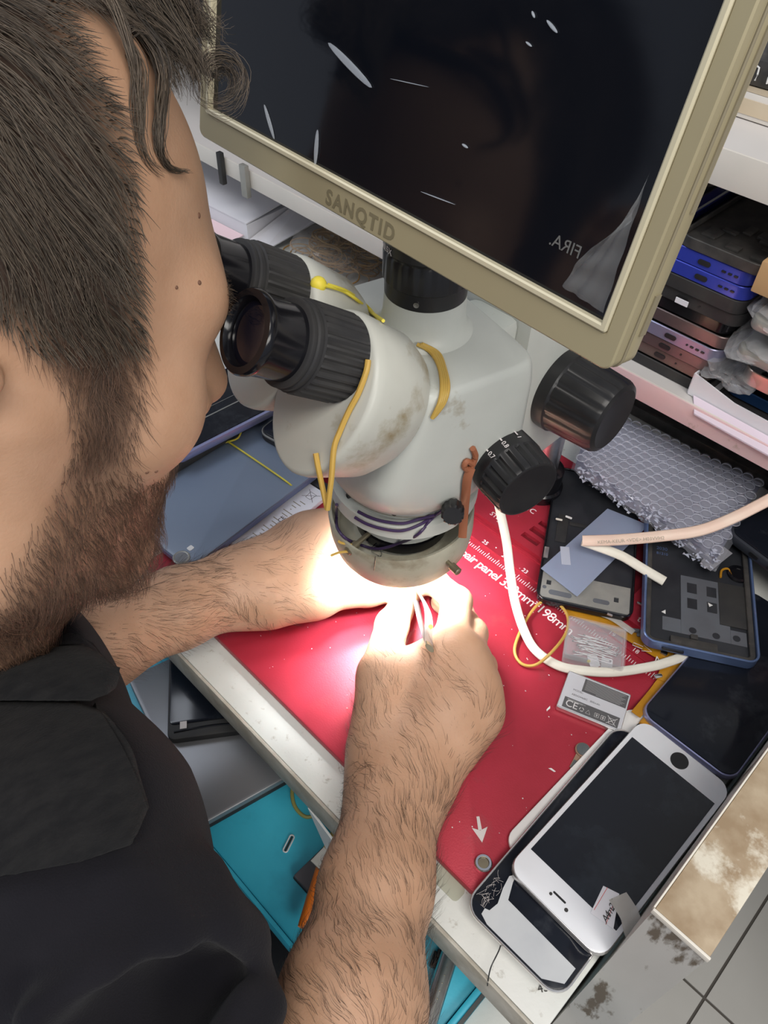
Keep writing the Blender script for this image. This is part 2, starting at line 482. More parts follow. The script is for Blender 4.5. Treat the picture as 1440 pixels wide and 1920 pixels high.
for x in (-.215, -.35, -.09):
    bm = B(); rr(bm, .006, .010, .001, .0042, .0062, .0004, x-cx+.004, .4395-cy); lathe(bm, [(.0012, .0061), (.0012, .0066)], 10, T(x-cx+.004, .4395-cy, 0))
    obj('clip', bm, M_['steel'], mt)

# ================================================================= MICROSCOPE
mic = thing('microscope', 'ivory trinocular stereo microscope on a pole stand over the red mat', 'microscope', (-.2215, .251, TZ))
mx, my = -.2215, .251
YAW = math.radians(-14.2)
RY = Euler((0, 0, YAW)).to_matrix().to_4x4()
def mp(f, s, z): return RY @ Vector((s, -f, z))     # forward, right, height in the head's own frame
# --- body: lofted from the round barrel up to the boxy head
def sec(z, hw, f0, f1, rnd, n=64):
    """section: half width hw, from -f0 (back) to f1 (front), rnd 0 box .. 1 ellipse"""
    ring = []
    cf = (f1-f0)/2; hf = (f1+f0)/2
    p = 2.0 + (1-rnd)*7.0
    for k in range(n):
        a = 2*PI*k/n; c_, s_ = math.cos(a), math.sin(a)
        q = (abs(c_)**p + abs(s_)**p)**(-1.0/p)
        ring.append(mp(cf + hf*q*s_, hw*q*c_, z))
    return ring
bm = B()
R0 = .0405
loft(bm, [sec(.1510, .036, .036, .036, 1), sec(.1515, R0-.0018, R0-.0018, R0-.0018, 1), sec(.1552, R0-.0006, R0-.0006, R0-.0006, 1), sec(.1557, R0+.0002, R0+.0002, R0+.0002, 1),
          sec(.158, R0+.0010, R0+.0010, R0+.0010, 1), sec(.1605, .0422, .0422, .0422, 1), sec(.1640, .0455, .0455, .045, .95), sec(.174, .0475, .047, .047, .75),
          sec(.185, .0485, .047, .048, .40), sec(.195, .0495, .046, .047, .15), sec(.235, .0508, .043, .036, .0), sec(.2450, .0506, .0410, .029, .0),
          sec(.2485, .0497, .0400, .0275, .0), sec(.2500, .0480, .0382, .0258, .0)])
obj('body', bm, M_['ivory'], mic, angle=50)
# dark seam lines and small grub screws
bm = B()
for z, r in ((.1555, R0-.0000), (.1605, .0428)):
    tube(bm, [mp(r*math.cos(a), r*math.sin(a), z) for a in [2*PI*k/24 for k in range(24)]], .00035, 6, True, 3)
obj('seam', bm, M_['goldd'], mic)
for s, f, z in ((-.022, .0350, .1585), (.003, .0398, .153), (.031, .0265, .158), (-.028, .0285, .153)):
    bm = B(); lathe(bm, [(.0016, -.001), (.0016, .0006), (.0009, .0006), (.0008, -.0004)], 12, axis_frame(mp(f, s, z), RY @ Vector((s, -f, 0))))
    obj('grub_screw', bm, M_['blkm'], mic)
# --- lower neck and ring light
bm = B(); lathe(bm, [(.026, .103), (.026, .118), (.0290, .119), (.0305, .130), (.0320, .1512)], 48, T(0, 0, 0)); obj('objective', bm, M_['ivory'], mic)
bm = B(); lathe(bm, [(.0275, .1095), (.0290, .110), (.0290, .1165), (.0262, .117)], 48); obj('objective_ring', bm, M_['blkg'], mic)
rl = B()
lathe(rl, [(.0305, .1045), (.0385, .1065), (.0425, .1215), (.0440, .1220), (.0449, .1195), (.0447, .106), (.0432, .0960), (.0405, .0900), (.0385, .0893), (.0375, .0902), (.0370, .0925), (.0290, .0925), (.0282, .0950), (.0263, .1030), (.0268, .1045), (.0305, .1045)], 64, cap0=False, cap1=False)
bmesh.ops.transform(rl, matrix=T(0, 0, .1075) @ RY @ Matrix.Rotation(math.radians(5), 4, 'X') @ T(0, 0, -.105), verts=rl.verts)
ring = obj('ring_light', rl, M_['ringm'], mic, label='dirty beige LED ring light, switched on')
bm = B(); lathe(bm, [(.0292, .0919), (.0300, .0912), (.0365, .0912), (.0371, .0919), (.0365, .0923), (.0300, .0923), (.0292, .0919)], 64, cap0=False, cap1=False)
LED = mat('led_emitter', (.9, .9, .9), .5, emit=(.93, .96, 1.0), estr=28.0)
led = obj('led_band', bm, LED, ring, label='glowing white LED band')
# its directed beam
for k in range(6):
    a = 2*PI*k/6
    l = bpy.data.lights.new('ring_led', 'SPOT'); l.energy = 1.2; l.spot_size = math.radians(118); l.spot_blend = 1.0; l.shadow_soft_size = .006; l.color = (.95, .97, 1.0)
    lo = bpy.data.objects.new('ring_led', l); COL.objects.link(lo); lo.parent = mic
    lo.location = (.0335*math.cos(a), .0335*math.sin(a), .0900)
    d = Vector((-.12*math.cos(a), -.12*math.sin(a), -1)); lo.rotation_euler = d.to_track_quat('-Z', 'Y').to_euler()
# thumb screw at the ring's left, brass one and black knob at the right
def pin_on(parent, name, p, d, prof, m, seg=20, knurl=None, label=None):
    b_ = B(); lathe(b_, prof, seg, axis_frame(p, d), knurl); return obj(name, b_, m, parent, label=label)
pin_on(ring, 'thumb_screw', mp(-.004, .042, .1120), RY @ Vector((1, .1, .05)), [(.0013, 0), (.0013, .006), (.0024, .0065), (.0025, .0125), (.0018, .013)], M_['brass'])
# --- prism housings with eye tubes
al = math.radians(33)
ED = Vector((0, -math.cos(al), math.sin(al)))
FD = Vector((0, -math.sin(al), -math.cos(al)))      # down along the tilted face
for sgn in (1, -1):
    base = Vector((.0271*sgn, -.0569, .2693))
    cen = base + FD*.0155
    rings = []
    for back, k, kk in ((-.040, .80, 1.0), (-.030, .93, 1.0), (-.006, 1.0, 1.0), (-.0022, .99, 1.0), (-.0006, .965, 1.0), (0, .925, 1.0)):
        ring_ = []
        for i in range(56):
            a = 2*PI*i/56
            x = .0325*k*math.cos(a); y = (.0365 if math.sin(a) < 0 else .043)*k*math.sin(a)
            ring_.append(RY @ (cen + Vector((x*(1.0), 0, 0)) + FD*y + ED*back))
        rings.append(ring_)
    bm = B(); loft(bm, rings)
    hs = obj('prism_housing', bm, M_['ivoryd'], mic, angle=45)
    F = axis_frame(RY @ (base - ED*.004), RY @ ED)
    bm = B()
    lathe(bm, [(.0170, 0), (.0175, .0035), (.0196, .0040), (.0200, .0050), (.0200, .0265), (.0196, .0275), (.0186, .0280), (.0190, .0292), (.0190, .0306), (.0182, .0312), (.0186, .0325), (.0186, .0335), (.0178, .0340)], 120, F, (3, 4, 30, .0011))
    ey = obj('eyepiece', bm, M_['blkm'], mic, label='black eyepiece with ribbed grip')
    bm = B()
    lathe(bm, [(.0150, .033), (.0162, .0340), (.0164, .0480), (.0172, .0500), (.0174, .0525), (.0168, .0536), (.0140, .0540), (.0134, .0526), (.0128, .0500)], 64, F, cap0=False, cap1=False)
    obj('eye_barrel', bm, M_['blkg'], ey)
    bm = B(); lathe(bm, [(.0129, .0470), (.0129, .0502), (.0110, .0512), (.0075, .0519), (.0035, .0523), (.0004, .0524)], 48, F)
    obj('eye_lens', bm, M_['lens'], ey)
# --- camera port on top
F = T(*mp(-.0051, 0, .249))
bm = B(); lathe(bm, [(.0270, 0), (.0245, .0012), (.0215, .0045), (.0205, .010), (.0200, .0210), (.0190, .0220)], 48, F); obj('camera_port', bm, M_['ivory'], mic)
bm = B(); lathe(bm, [(.0185, .0205), (.0200, .0210), (.0203, .0290), (.0208, .0295), (.0212, .0300), (.0212, .0420), (.0207, .0430), (.0207, .0445), (.0212, .0450), (.0212, .0510), (.0200, .0525), (.016, .0530)], 96, F, (5, 6, 24, .0008))
ad = obj('camera_adapter', bm, M_['blk'], mic, label='black ribbed camera adapter')
bm = B(); lathe(bm, [(.0175, .0525), (.0180, .0540), (.0180, .066), (.016, .067)], 48, F); obj('camera_collar', bm, M_['blkdust'], ad)
for a in (200, 290, 20):
    q = F @ Vector((.0165*math.cos(math.radians(a)), .0165*math.sin(math.radians(a)), .0520))
    bm = B(); lathe(bm, [(.0018, 0), (.0018, .0014), (.0006, .0010)], 12, T(*q)); obj('screw', bm, M_['steel'], ad)
q = F @ Vector((.0205*math.cos(math.radians(-60)), .0205*math.sin(math.radians(-60)), .0250))
bm = B(); lathe(bm, [(.0014, -.001), (.0014, .0004), (.0005, .0002)], 12, axis_frame(q, (math.cos(math.radians(-60)), math.sin(math.radians(-60)), 0))); obj('screw', bm, M_['steel'], ad)
letters('lettering', '0.5X', .0042, F @ T(0, 0, .0464) @ axis_frame((.0214*math.cos(math.radians(252)), .0214*math.sin(math.radians(252)), 0), (math.cos(math.radians(252)), math.sin(math.radians(252)), 0)) @ T(-.0045, -.0012, 0), M_['ink'], ad, .0001)
# --- zoom knob (right side) with scale
zp = mp(-.029, .046, .187); zd = RY @ Vector((1, -.05, -.02))
F = axis_frame(zp, zd)
bm = B(); lathe(bm, [(.0185, -.004), (.0190, .004), (.0192, .0105), (.0192, .0112), (.0188, .0118), (.0184, .0250), (.0176, .0268), (.0165, .0272), (.0155, .0270)], 108, F, (4, 5, 20, .0012))
zk = obj('zoom_knob', bm, M_['blk'], mic, label='black ribbed zoom knob with white scale marks')
FI = F.inverted()
def knob_angle(px, py):
    tr = BVHTree.FromPolygons([tuple(v.co) for v in zk.data.vertices], [tuple(p.vertices) for p in zk.data.polygons])
    q = at(px, py, -.3); c_ = Vector((0, 0, TZ+CAMH)); h = tr.ray_cast(c_-Vector((mx, my, TZ)), (q-c_).normalized())
    if h[0] is None: return None
    l = FI @ h[0]; return math.atan2(l.y, l.x)
a0 = knob_angle(925, 840); a0 = a0 if a0 is not None else 2.6
for s, da in (('1', -.80), ('0.8', -.30), ('0.7', .16)):
    a = a0+da; d_ = Vector((math.cos(a), math.sin(a), 0))
    Q = F @ axis_frame(d_*.01935, d_, up=(0, 0, 1))      # x across, y along the knob axis, z outward
    Q = Q @ Matrix.Rotation(PI/2, 4, 'Z')                # read along the axis
    letters('scale_number', s, .0036, Q @ T(.0062, -.0012, 0), M_['ink'], zk, .0001)
    b_ = B(); box(b_, .0022, .0054, -.0004, .0004, 0, .0002)
    bmesh.ops.transform(b_, matrix=Q, verts=b_.verts); obj('scale_mark', b_, M_['ink'], zk, smooth=False)
# same knob on the left side
bm = B(); lathe(bm, [(.0185, -.004), (.0190, .004), (.0192, .0112), (.0184, .0250), (.0165, .0272)], 80, axis_frame(mp(-.029, -.046, .187), RY @ Vector((-1, -.05, -.02))), (3, 3, 20, .0012))
obj('zoom_knob', bm, M_['blk'], mic)
# --- stand: ring holder, rack, focus knobs, pole
def mw(x, y, z): return (x-mx, y-my, z)
bm = B(); box(bm, *(-.254-mx, -.2035-mx), *(.330-my, .418-my), .098, .262, .006)
obj('focus_rack', bm, M_['ivory'], mic)
bm = B(); box(bm, -.246-mx, -.2115-mx, .285-my, .3305-my, .150, .225, .006)
obj('rack_slide', bm, M_['ivory'], mic)
bm = B(); lathe(bm, [(.025, .090), (.026, .092), (.026, .258), (.025, .260)], 40, T(-.229-mx, .431-my, 0)); obj('pole_sleeve', bm, M_['ivory'], mic)
bm = B(); lathe(bm, [(.0105, .004), (.0105, .40)], 32, T(-.229-mx, .431-my, 0)); obj('pole', bm, M_['steel'], mic)
bm = B(); lathe(bm, [(.0185, .0042), (.0185, .012), (.0165, .0135), (.0165, .030), (.0135, .0315)], 40, T(-.229-mx, .431-my, 0)); obj('pole_collar', bm, M_['blkg'], mic)
for sg in (1, -1):
    x0 = -.2035 if sg > 0 else -.254
    F = axis_frame(mw(x0, .374, .158), (sg, 0, 0))
    bm = B(); lathe(bm, [(.0270, -.003), (.0278, .0030), (.0278, .0085), (.0268, .0095), (.0268, .0100), (.0250, .0400), (.0235, .0430), (.0205, .0445), (.0195, .0442)], 144, F, (4, 5, 16, .0007))
    obj('focus_knob', bm, M_['blk'], mic, label='large black ribbed focus knob')
for x, y, z in ((-.2290, .3299, .215), (-.2290, .3299, .165)):
    bm = B(); lathe(bm, [(.0040, -.001), (.0040, .0006), (.0026, .0008), (.0024, -.0008)], 20, axis_frame(mw(x, y, z), (0, -1, 0))); obj('socket_screw', bm, M_['steel'], mic)
pin_on(mic, 'lock_knob', mw(-.205, .345, .103), (1, -.35, -.1), [(.0075, -.006), (.0075, .001), (.0085, .0015), (.0085, .0035), (.0075, .004), (.0073, .0155), (.006, .0165)], M_['blkdust'], 60, (5, 5, 18, .0007))
bm = B(); lathe(bm, [(.0415, .1400), (.0440, .1405), (.0440, .1500), (.0415, .1505)], 56, T(0, 0, 0)); 
box(bm, -.014, .014, .035, .082, .138, .152, .003); obj('head_holder', bm, M_['ivory'], mic)
# --- things that hug the microscope's surface
MOFF = Vector((mx, my, TZ))
def mic_tree():
    vs, fs = [], []
    st = [o for o in COL.objects if o.type == 'MESH' and (o.parent == mic or (o.parent and o.parent.parent == mic))]
    for o in st:
        k = len(vs); vs += [tuple(v.co) for v in o.data.vertices]; fs += [tuple(i+k for i in p.vertices) for p in o.data.polygons]
    return BVHTree.FromPolygons(vs, fs)
MBV = mic_tree()
CAMP = Vector((0, 0, TZ+CAMH))
def hug(px, py, off=.0012, d=None):
    """point on the microscope that the photograph shows at (px, py), in its own frame; d = distance along the view instead"""
    q = at(px, py, -.3); dr = (q-CAMP).normalized(); o_ = CAMP-MOFF
    if d is not None: return o_+dr*d
    h = MBV.ray_cast(o_, dr)
    if h[0] is None: return o_+dr*.50
    n = h[1] if h[1].dot(dr) < 0 else -h[1]
    return h[0]+n*off-dr*off*.5
def dist(px, py):
    q = at(px, py, -.3); dr = (q-CAMP).normalized(); h = MBV.ray_cast(CAMP-MOFF, dr)
    return h[3] if h[0] is not None else .5
k0 = hug(846, 946, .002); kd = ((CAMP-MOFF)-k0).normalized()
ck = pin_on(mic, 'clamp_knob', k0+kd*.002, RY @ Vector((.75, -.6, .35)), [(.003, -.010), (.003, .000), (.0058, .0005), (.0063, .004), (.0061, .0095), (.0050, .0105)], M_['blk'], 48, (2, 4, 12, .0007))
bm = B()
tube(bm, [hug(*p, .0010) for p in ((634, 945), (628, 968), (632, 992), (648, 1012), (676, 1024), (710, 1027), (748, 1016), (782, 1000), (810, 974), (832, 952))], .00095, 8)
tube(bm, [hug(*p, .0012) for p in ((668, 968), (690, 980), (720, 989), (755, 992), (790, 984), (815, 968), (836, 952))], .0009, 8)
tube(bm, [hug(*p, .0022) for p in ((672, 963), (694, 974), (722, 982), (756, 985), (786, 978), (812, 964))], .0009, 8)
obj('wire', bm, M_['purple'], mic, label='thin purple wire wrapped round the neck')
s0 = hug(690, 1002, .0); sdir = (hug(640, 1044, d=dist(690, 1002)-.010)-s0).normalized()
bm = B(); lathe(bm, [(.0016, -.002), (.0016, .0095), (.0027, .0100), (.0029, .0175), (.0020, .0182)], 20, axis_frame(s0, sdir)); obj('thumb_screw', bm, M_['brass'], ring)
bm = B()
tube(bm, [hug(*p, .0010) for p in ((698, 1038), (712, 1046), (716, 1034), (704, 1022), (696, 1030))], .00035, 6, True)
tube(bm, [hug(704, 1046, .0012), hug(703, 1066, .0016)], .0003, 6)
obj('wire_loop', bm, M_['chrome'], ring)
for pts in (((655, 1034), (636, 1036), (620, 1042)), ((660, 1022), (640, 1018), (634, 1014)), ((668, 1040), (676, 1046), (690, 1052))):
    bm = B(); dd = dist(690, 1002)-.008; tube(bm, [hug(*p, d=dd) for p in pts], .0008, 6); obj('thread', bm, M_['rubber'], ring)
# rubber bands: things of their own resting on the microscope
def band(pxs, r, m, label, name='rubber_band', extra=None, seg=8):
    bm = B()
    for l in pxs: tube(bm, [p if isinstance(p, Vector) else hug(*p) for p in l], r, seg)
    if extra: extra(bm)
    return tag(obj(name, bm, m, None, loc=MOFF), label, name.replace('_', ' '))
dl = dist(600, 845)
band([[(694, 676), (690, 700), (676, 738), (658, 772), (642, 808), (630, 842), hug(621, 900, d=dl-.004), hug(614, 955, d=dl+.004)],
      [hug(614, 955, d=dl+.004), hug(606, 920, d=dl+.003), hug(597, 878, d=dl-.001), hug(592, 850, d=dl-.001)]], .0013, M_['rubber'], 'tan rubber band looped over the right eyepiece housing and hanging down')
band([[(782+k*3, 646-k), (806+k*5, 660+k), (822+k*4, 690+k*2), (828+k*4, 725+k), (822+k*3, 752), (808+k*2, 782-k*2)] for k in range(4)], .0010, M_['rubber'], 'tan rubber band wound several times at the right corner of the microscope head')
band([[(606, 538), (640, 548), (668, 566), (692, 586), (716, 606)], [(612, 536), (650, 550), (690, 580), (714, 602)]], .0008, M_['rubbery'], 'yellow rubber band over the top left of the microscope head', extra=lambda bm: ball(bm, hug(597, 534, d=dist(612, 540)), .0040, 12))
band([[(884, 838), (889, 852), (884, 868), (876, 878), (868, 872), (873, 862), (884, 868)]], .0016, M_['rubberb'], 'reddish brown rubber strap knotted below the zoom knob', 'rubber_strap', extra=lambda bm: tube(bm, [hug(879, 872, .002)]+[hug(x_, y_, d=min(dist(x_-6, y_), dist(879, 872)+.02+k_*.01)-.005) for k_, (x_, y_) in enumerate(((876, 900), (873, 930), (870, 965), (867, 1008)))], .0006, 8, False, 6, .0024, up=(.3, -.5, .8)))
# ================================================================= MONITOR
BR = Vector((-.0925, .2046, TZ+.318)); BL = Vector((-.3346, .2170, TZ+.318))
ux = (BR-BL); MWID = ux.length; ux.normalize()
uz = Vector((0, -.196, .98)); uz = (uz - ux*uz.dot(ux)).normalized()
un = ux.cross(uz)                                   # points to the back side (away from viewer)
MM = Matrix(((ux.x, un.x, uz.x, BL.x), (ux.y, un.y, uz.y, BL.y), (ux.z, un.z, uz.z, BL.z), (0, 0, 0, 1)))
mon = thing('monitor', 'champagne framed flat monitor tilted over the microscope', 'monitor', BL, 0, None, MM.to_euler())
MH = .190
RX = Matrix.Rotation(PI/2, 4, 'X')                  # slab drawn in x-y, stood up
def upright(bm):
    # (x, y, z) -> (x, -z, y): drawn face z+ looks to -y
    for v in bm.verts: v.co = Vector((v.co.x, -v.co.z, v.co.y))
    return bm
w, l = MWID, MH
bm = B(); rr(bm, w, l, .0045, -.0130, -.002, .002, w/2, l/2); obj('back_shell', upright(bm), M_['gold'], mon)
BZ, CH = .0064, .0118                                 # side and chin widths of the frame
def oring(ins, z): return [(x, y, z) for x, y in rr_outline(w-.0008-2*ins, l-.0008-2*ins, .0040-ins, w/2, l/2)]
def iring(ins, z): return [(x, y, z) for x, y in rr_outline(w-2*BZ+2*ins, l-BZ-CH+2*ins, .0010, w/2, l/2+(CH-BZ)/2)]
bm = B(); loft(bm, [oring(0, -.0019), oring(0, .0018), oring(.0006, .0024), iring(.0004, .0024), iring(0, .0020), iring(0, -.0019), oring(0, -.0019)], False, False)
obj('bezel', upright(bm), M_['gold'], mon, label='wide champagne front frame')
bm = B(); rim(bm, w-2*BZ, l-BZ-CH, .0012, .0026, -.0019, .0034, w/2, l/2+(CH-BZ)/2); obj('inner_lip', upright(bm), M_['goldl'], mon, label='pale raised lip round the screen')
bm = B(); box(bm, BZ+.0010, w-BZ-.0010, CH+.0010, l-BZ-.0010, -.0018, .0006); obj('screen', upright(bm), M_['screen'], mon, label='black glossy screen under loose protective film')
bm = B(); rim(bm, w+.0006, l+.0006, .0048, .0012, -.0040, -.0028, w/2, l/2); obj('side_groove', upright(bm), M_['goldd'], mon)
bm = B(); box(bm, w-.0002, w+.0005,   .052, .100, -.0095, -.0070); obj('side_slot', upright(bm), M_['goldd'], mon)
bm = B(); box(bm, w-.0002, w+.0006, .012, .026, -.0105, -.0070); obj('side_slot', upright(bm), M_['goldd'], mon)
letters('lettering', 'SANQTID', .0084, T(.0955, -.00245, .0026, 0, PI/2), mat('bezel_print', (.17, .145, .085), .6), mon, .0001, 0, 1.22, 'LEFT', .00028)
letters('lettering', 'FIRA.', .0058, T(.2170, -.0008, .0285, 0, PI/2) @ Matrix.Scale(-1, 4, (1, 0, 0)), mat('faint_letters', (.12, .12, .115), .6), mon, .00005)
# loose film: bubbles and creases, and the wrinkled corner
for x, z, a, L_, w_ in ((.0978, .0546, -17, .029, .0030), (.0520, .0212, -52, .0146, .0022), (.0843, .0208, -86, .0140, .0024), (.1832, .0862, -24, .0055, .0011), (.1754, .0876, -42, .0022, .0008), (.1765, .0800, -15, .0028, .0007), (.1296, .0569, 7, .0200, .0003), (.1537, .0253, 5, .0180, .0003), (.1608, .0455, -8, .0030, .0009)):
    bm = B(); ball(bm, (0, 0, 0), 1.0, 14, (L_/2, .0005, w_/2), T(x, -.0011, z) @ Matrix.Rotation(math.radians(-a), 4, 'Y'))
    obj('film_bubble', bm, M_['filme'], mon, label='elongated air bubble in the screen film')
bm = B(); N_ = 18
grid = []
for i in range(N_+1):
    row = []
    for j in range(N_+1):
        t = i/N_; s = j/N_
        a = math.radians(-95 + 190*s*.0 + 0)
        x = w-.0105-.002*s - (.017*t)*(1-s)**1.5 ; z = .0168 + .044*s*(1-t*.35) + .002*t*(1-s)
        row.append(bm.verts.new((x - .005*math.sin(PI*s)*t, -.0012-.0020*abs(math.sin(9*t+4*s))*t - .0004*math.sin(23*s), z)))
    grid.append(row)
for i in range(N_):
    for j in range(N_): bm.faces.new((grid[i][j], grid[i+1][j], grid[i+1][j+1], grid[i][j+1]))
obj('peeling_film', bm, M_['filmy'], mon, label='crumpled edge of the protective film')
bm = B(); tube(bm, [(w/2, .0135, .095), (w/2, .05, .092), (w/2, .12, .11), (w/2+.02, .30, .15)], .010, 16)
tube(bm, [(w/2-.03, .031, .095), (w/2+.03, .031, .095)], .017, 16)
obj('mount_arm', bm, M_['blk'], mon)
# ================================================================= PHONES AND PARTS ON THE MAT
def mirror_y(): pass
M_['wglass'] = mat('white_front_glass', (.74, .76, .80), .18, coat=.3)
M_['pglass'] = mat('dark_front_glass', (.008, .010, .016), .14, spec=.35, rvar=.10, vscale=40, stain=(.030, .034, .042), sscale=35, slo=.55, shi=.72)
M_['silver'] = mat('silver_rim', (.70, .69, .68), .28, .9)
M_['lcdback'] = mat('lcd_foil', (.66, .68, .69), .35, .35, var=(.58, .60, .62), vscale=30, stain=(.42, .40, .36), sscale=60, slo=.66, shi=.72)
M_['plate'] = mat('grey_plate', (.36, .355, .33), .45, .35, var=(.30, .30, .28), vscale=60)
M_['dkplate'] = mat('dark_foil', (.020, .022, .027), .38, var=(.032, .034, .040), vscale=40)
M_['stick'] = mat('grey_sticker', (.115, .125, .145), .5, var=(.10, .105, .12), vscale=40)
M_['bluef'] = mat('blue_frame', (.16, .24, .46), .3, .6)
M_['lav'] = mat('lavender_frame', (.36, .38, .62), .28, .7)
M_['flex'] = mat('amber_flex', (.50, .235, .015), .35, var=(.42, .19, .012), vscale=70)
M_['clear'] = mat('clear_plastic', (.85, .86, .90), .08, alpha=.13, spec=.8)
M_['film'] = mat('frosted_film', (.36, .42, .58), .35, alpha=.62)
M_['wrapc'] = mat('bubble_film', (.78, .80, .92), .10, alpha=.13, spec=1.0)
M_['wrapr'] = mat('bubble_rim', (.66, .68, .80), .2, alpha=.5, spec=1.0)
M_['wrapi'] = mat('wrapped_grey', (.15, .155, .21), .45, var=(.18, .185, .24), vscale=14)
M_['wrapg'] = mat('crumpled_bag', (.62, .62, .64), .14, alpha=.30, spec=1.0, bump=.9, bscale=120)
M_['tab'] = mat('slate_back', (.20, .25, .335), .33, var=(.185, .235, .32), vscale=10)
M_['tabe'] = mat('slate_edge', (.17, .21, .36), .3, .3)

# white phone panel lying lowest
t = thing('bare_phone', 'white bare phone shell with amber connector, lowest under the stacked phones', 'phone part', V(-.0312, .2480, .0002), math.radians(-1.5))
bm = B(); rr(bm, .066, .132, .009, 0, .0034, .0008); obj('frame', bm, M_['white'], t)
bm = B(); box(bm, -.0215, -.0135, .0575, .0665, .0035, .0062, .0006); box(bm, -.0195, -.0175, .049, .057, .0035, .0046, .0003); obj('connector', bm, M_['flex'], t)
bm = B(); box(bm, -.0215, -.0155, .0520, .0570, .0035, .0050, .0004); obj('contact', bm, M_['blk'], t)
# cracked phone
t = thing('cracked_phone', 'cracked phone with silver rim and exposed white foil under the white phone', 'phone', V(-.0262, .2165, .0040), math.radians(.6))
w, l = .0665, .157
bm = B(); rr(bm, w-.001, l-.001, .0105, 0, .0030, .0008); obj('back', bm, M_['silver'], t)
bm = B(); rim(bm, w, l, .011, .0012, .0009, .0041); obj('rim', bm, M_['silver'], t)
bm = B(); rr(bm, w-.0026, l-.0026, .0098, .0031, .0038, .0002); obj('front_glass', bm, M_['pglass'], t)
bm = B(); poly(bm, [(.0300, -.0700), (.0200, -.0765), (-.0170, -.0765), (-.0225, -.0745), (-.0230, -.0710), (-.0205, -.0700), (-.0195, -.0640), (-.0225, -.0555), (-.0240, -.0480), (-.0215, -.0440), (-.0205, -.0490), (-.0165, -.0585), (.0300, -.0600)], .0039, .0042); obj('exposed_foil', bm, M_['lcdback'], t, smooth=False, label='exposed white foil where the glass is gone')
bm = B()
rnd = random.Random(3)
for k in range(46):
    a = rnd.uniform(0, 2*PI); ln_ = rnd.uniform(.002, .007)
    x0, y0 = rnd.uniform(-.0310, -.0225), rnd.uniform(-.0715, -.0520); x1, y1 = x0+ln_*math.cos(a)*.7, y0+ln_*math.sin(a)
    if min(x0, x1) < -.0314 or y1 < -.073 or max(x0, x1) > -.0215 or (y0 > -.060 and rnd.random() < .5): continue
    tube(bm, [(x0, y0, .00392), ((x0+x1)/2+rnd.uniform(-.0009, .0009), (y0+y1)/2, .00392), (x1, y1, .00392)], .00007, 4, False, 3)
o = obj('crack_lines', bm, M_['greyink'], t); o['kind'] = 'stuff'
# white phone on top
wp = thing('white_phone', 'white phone with home button lying face up on the cracked phone', 'phone', V(-.0192, .2355, .0083), math.radians(-1.2))
w, l = .0655, .1365
bm = B(); rr(bm, w, l, .0095, 0, .0066, .0022); obj('housing', bm, M_['silver'], wp)
bm = B(); rr(bm, w-.0012, l-.0012, .0090, .0062, .0074, .0005); fr = obj('front_glass', bm, M_['wglass'], wp)
bm = B(); rr(bm, w-.0068, .1015, .0003, .0074, .00755, 0, .0, .0005); obj('display', bm, mat('phone_display', (.006, .008, .014), .12, rvar=.12, vscale=25, stain=(.018, .024, .034), sscale=18, slo=.5, shi=.7), wp, label='dark smudged display')
bm = B(); lathe(bm, [(.0056, .00742), (.0056, .0076), (.0052, .0076)], 40, T(0, .0594, 0)); obj('home_button', bm, M_['blkg'], wp)
bm = B(); rr(bm, .0085, .0012, .0006, .0074, .00755, 0, -.002, -.0590); obj('earpiece', bm, M_['blk'], wp)
for x, y, r in ((.0045, -.0615, .0011), (-.0065, -.0610, .0009)):
    bm = B(); lathe(bm, [(r, .0074), (r, .00755)], 20, T(x, y, 0)); obj('sensor', bm, M_['blkm'], wp)
# sticker and curled tape at its corner
st = thing('paper_sticker', 'torn white sticker with red lines and handwriting on the white phone', 'sticker', V(0, 0, .0162))
a, b, c, d = [at(*p, .0162) - Vector((0, 0, TZ+.0162)) for p in ((1107, 1712), (1131, 1661), (1161, 1676), (1150, 1742))]
bm = B(); poly(bm, [(q.x, q.y) for q in (a, b, c, d)], 0, .0002); obj('paper', bm, M_['paper'], st, smooth=False)
stx = (d-a).normalized(); ang = math.atan2(b.y-a.y, b.x-a.x)
bm = B()
for p, q in (((1114, 1706), (1139, 1664)), ((1136, 1733), (1152, 1690))):
    P0, P1 = at(*p, .0165), at(*q, .0165); tube(bm, [P0-Vector((0, 0, TZ+.0162)), P1-Vector((0, 0, TZ+.0162))], .00015, 6)
obj('red_line', bm, mat('red_print', (.70, .12, .12), .6), st)
p0 = at(1137, 1733, .0165)
letters('handwriting', 'A4m2E', .0052, Matrix.Translation(p0-Vector((0, 0, TZ+.0160))) @ Euler((0, 0, math.radians(97))).to_matrix().to_4x4(), M_['blkm'], st, .00006, .35, .75)
tp = thing('curled_tape', 'curled strip of clear tape hanging from the sticker towards the panel', 'tape', V(0, 0, .016))
bm = B()
pth = [at(1158, 1680, .0168), at(1180, 1715, .0200), at(1188, 1745, .0165), at(1200, 1765, .0120), at(1212, 1778, .0150)]
tube(bm, [p-Vector((0, 0, TZ+.016)) for p in pth], .00015, 8, False, 6, .0055, up=(.5, -.3, .8))
obj('strip', bm, mat('clear_tape', (.66, .64, .60), .2, alpha=.55), tp)
bm = B(); tube(bm, [p-Vector((0, 0, TZ+.016)) for p in (at(1180, 1752, .0155), at(1205, 1750, .0140))], .0004, 6); obj('ink_mark', bm, M_['purple'], tp)
# black phone at the right, partly under the blue housing
t = thing('glossy_phone', 'glossy black phone with lavender rim behind the white phone, half under a housing', 'phone', V(-.0212, .3830, .0046), math.radians(0))
bm = B(); rr(bm, .0675, .148, .0095, 0, .0062, .0022); obj('housing', bm, M_['lav'], t)
bm = B(); rr(bm, .0650, .1455, .0088, .0055, .0070, .0006); obj('front_glass', bm, M_['pglass'], t)
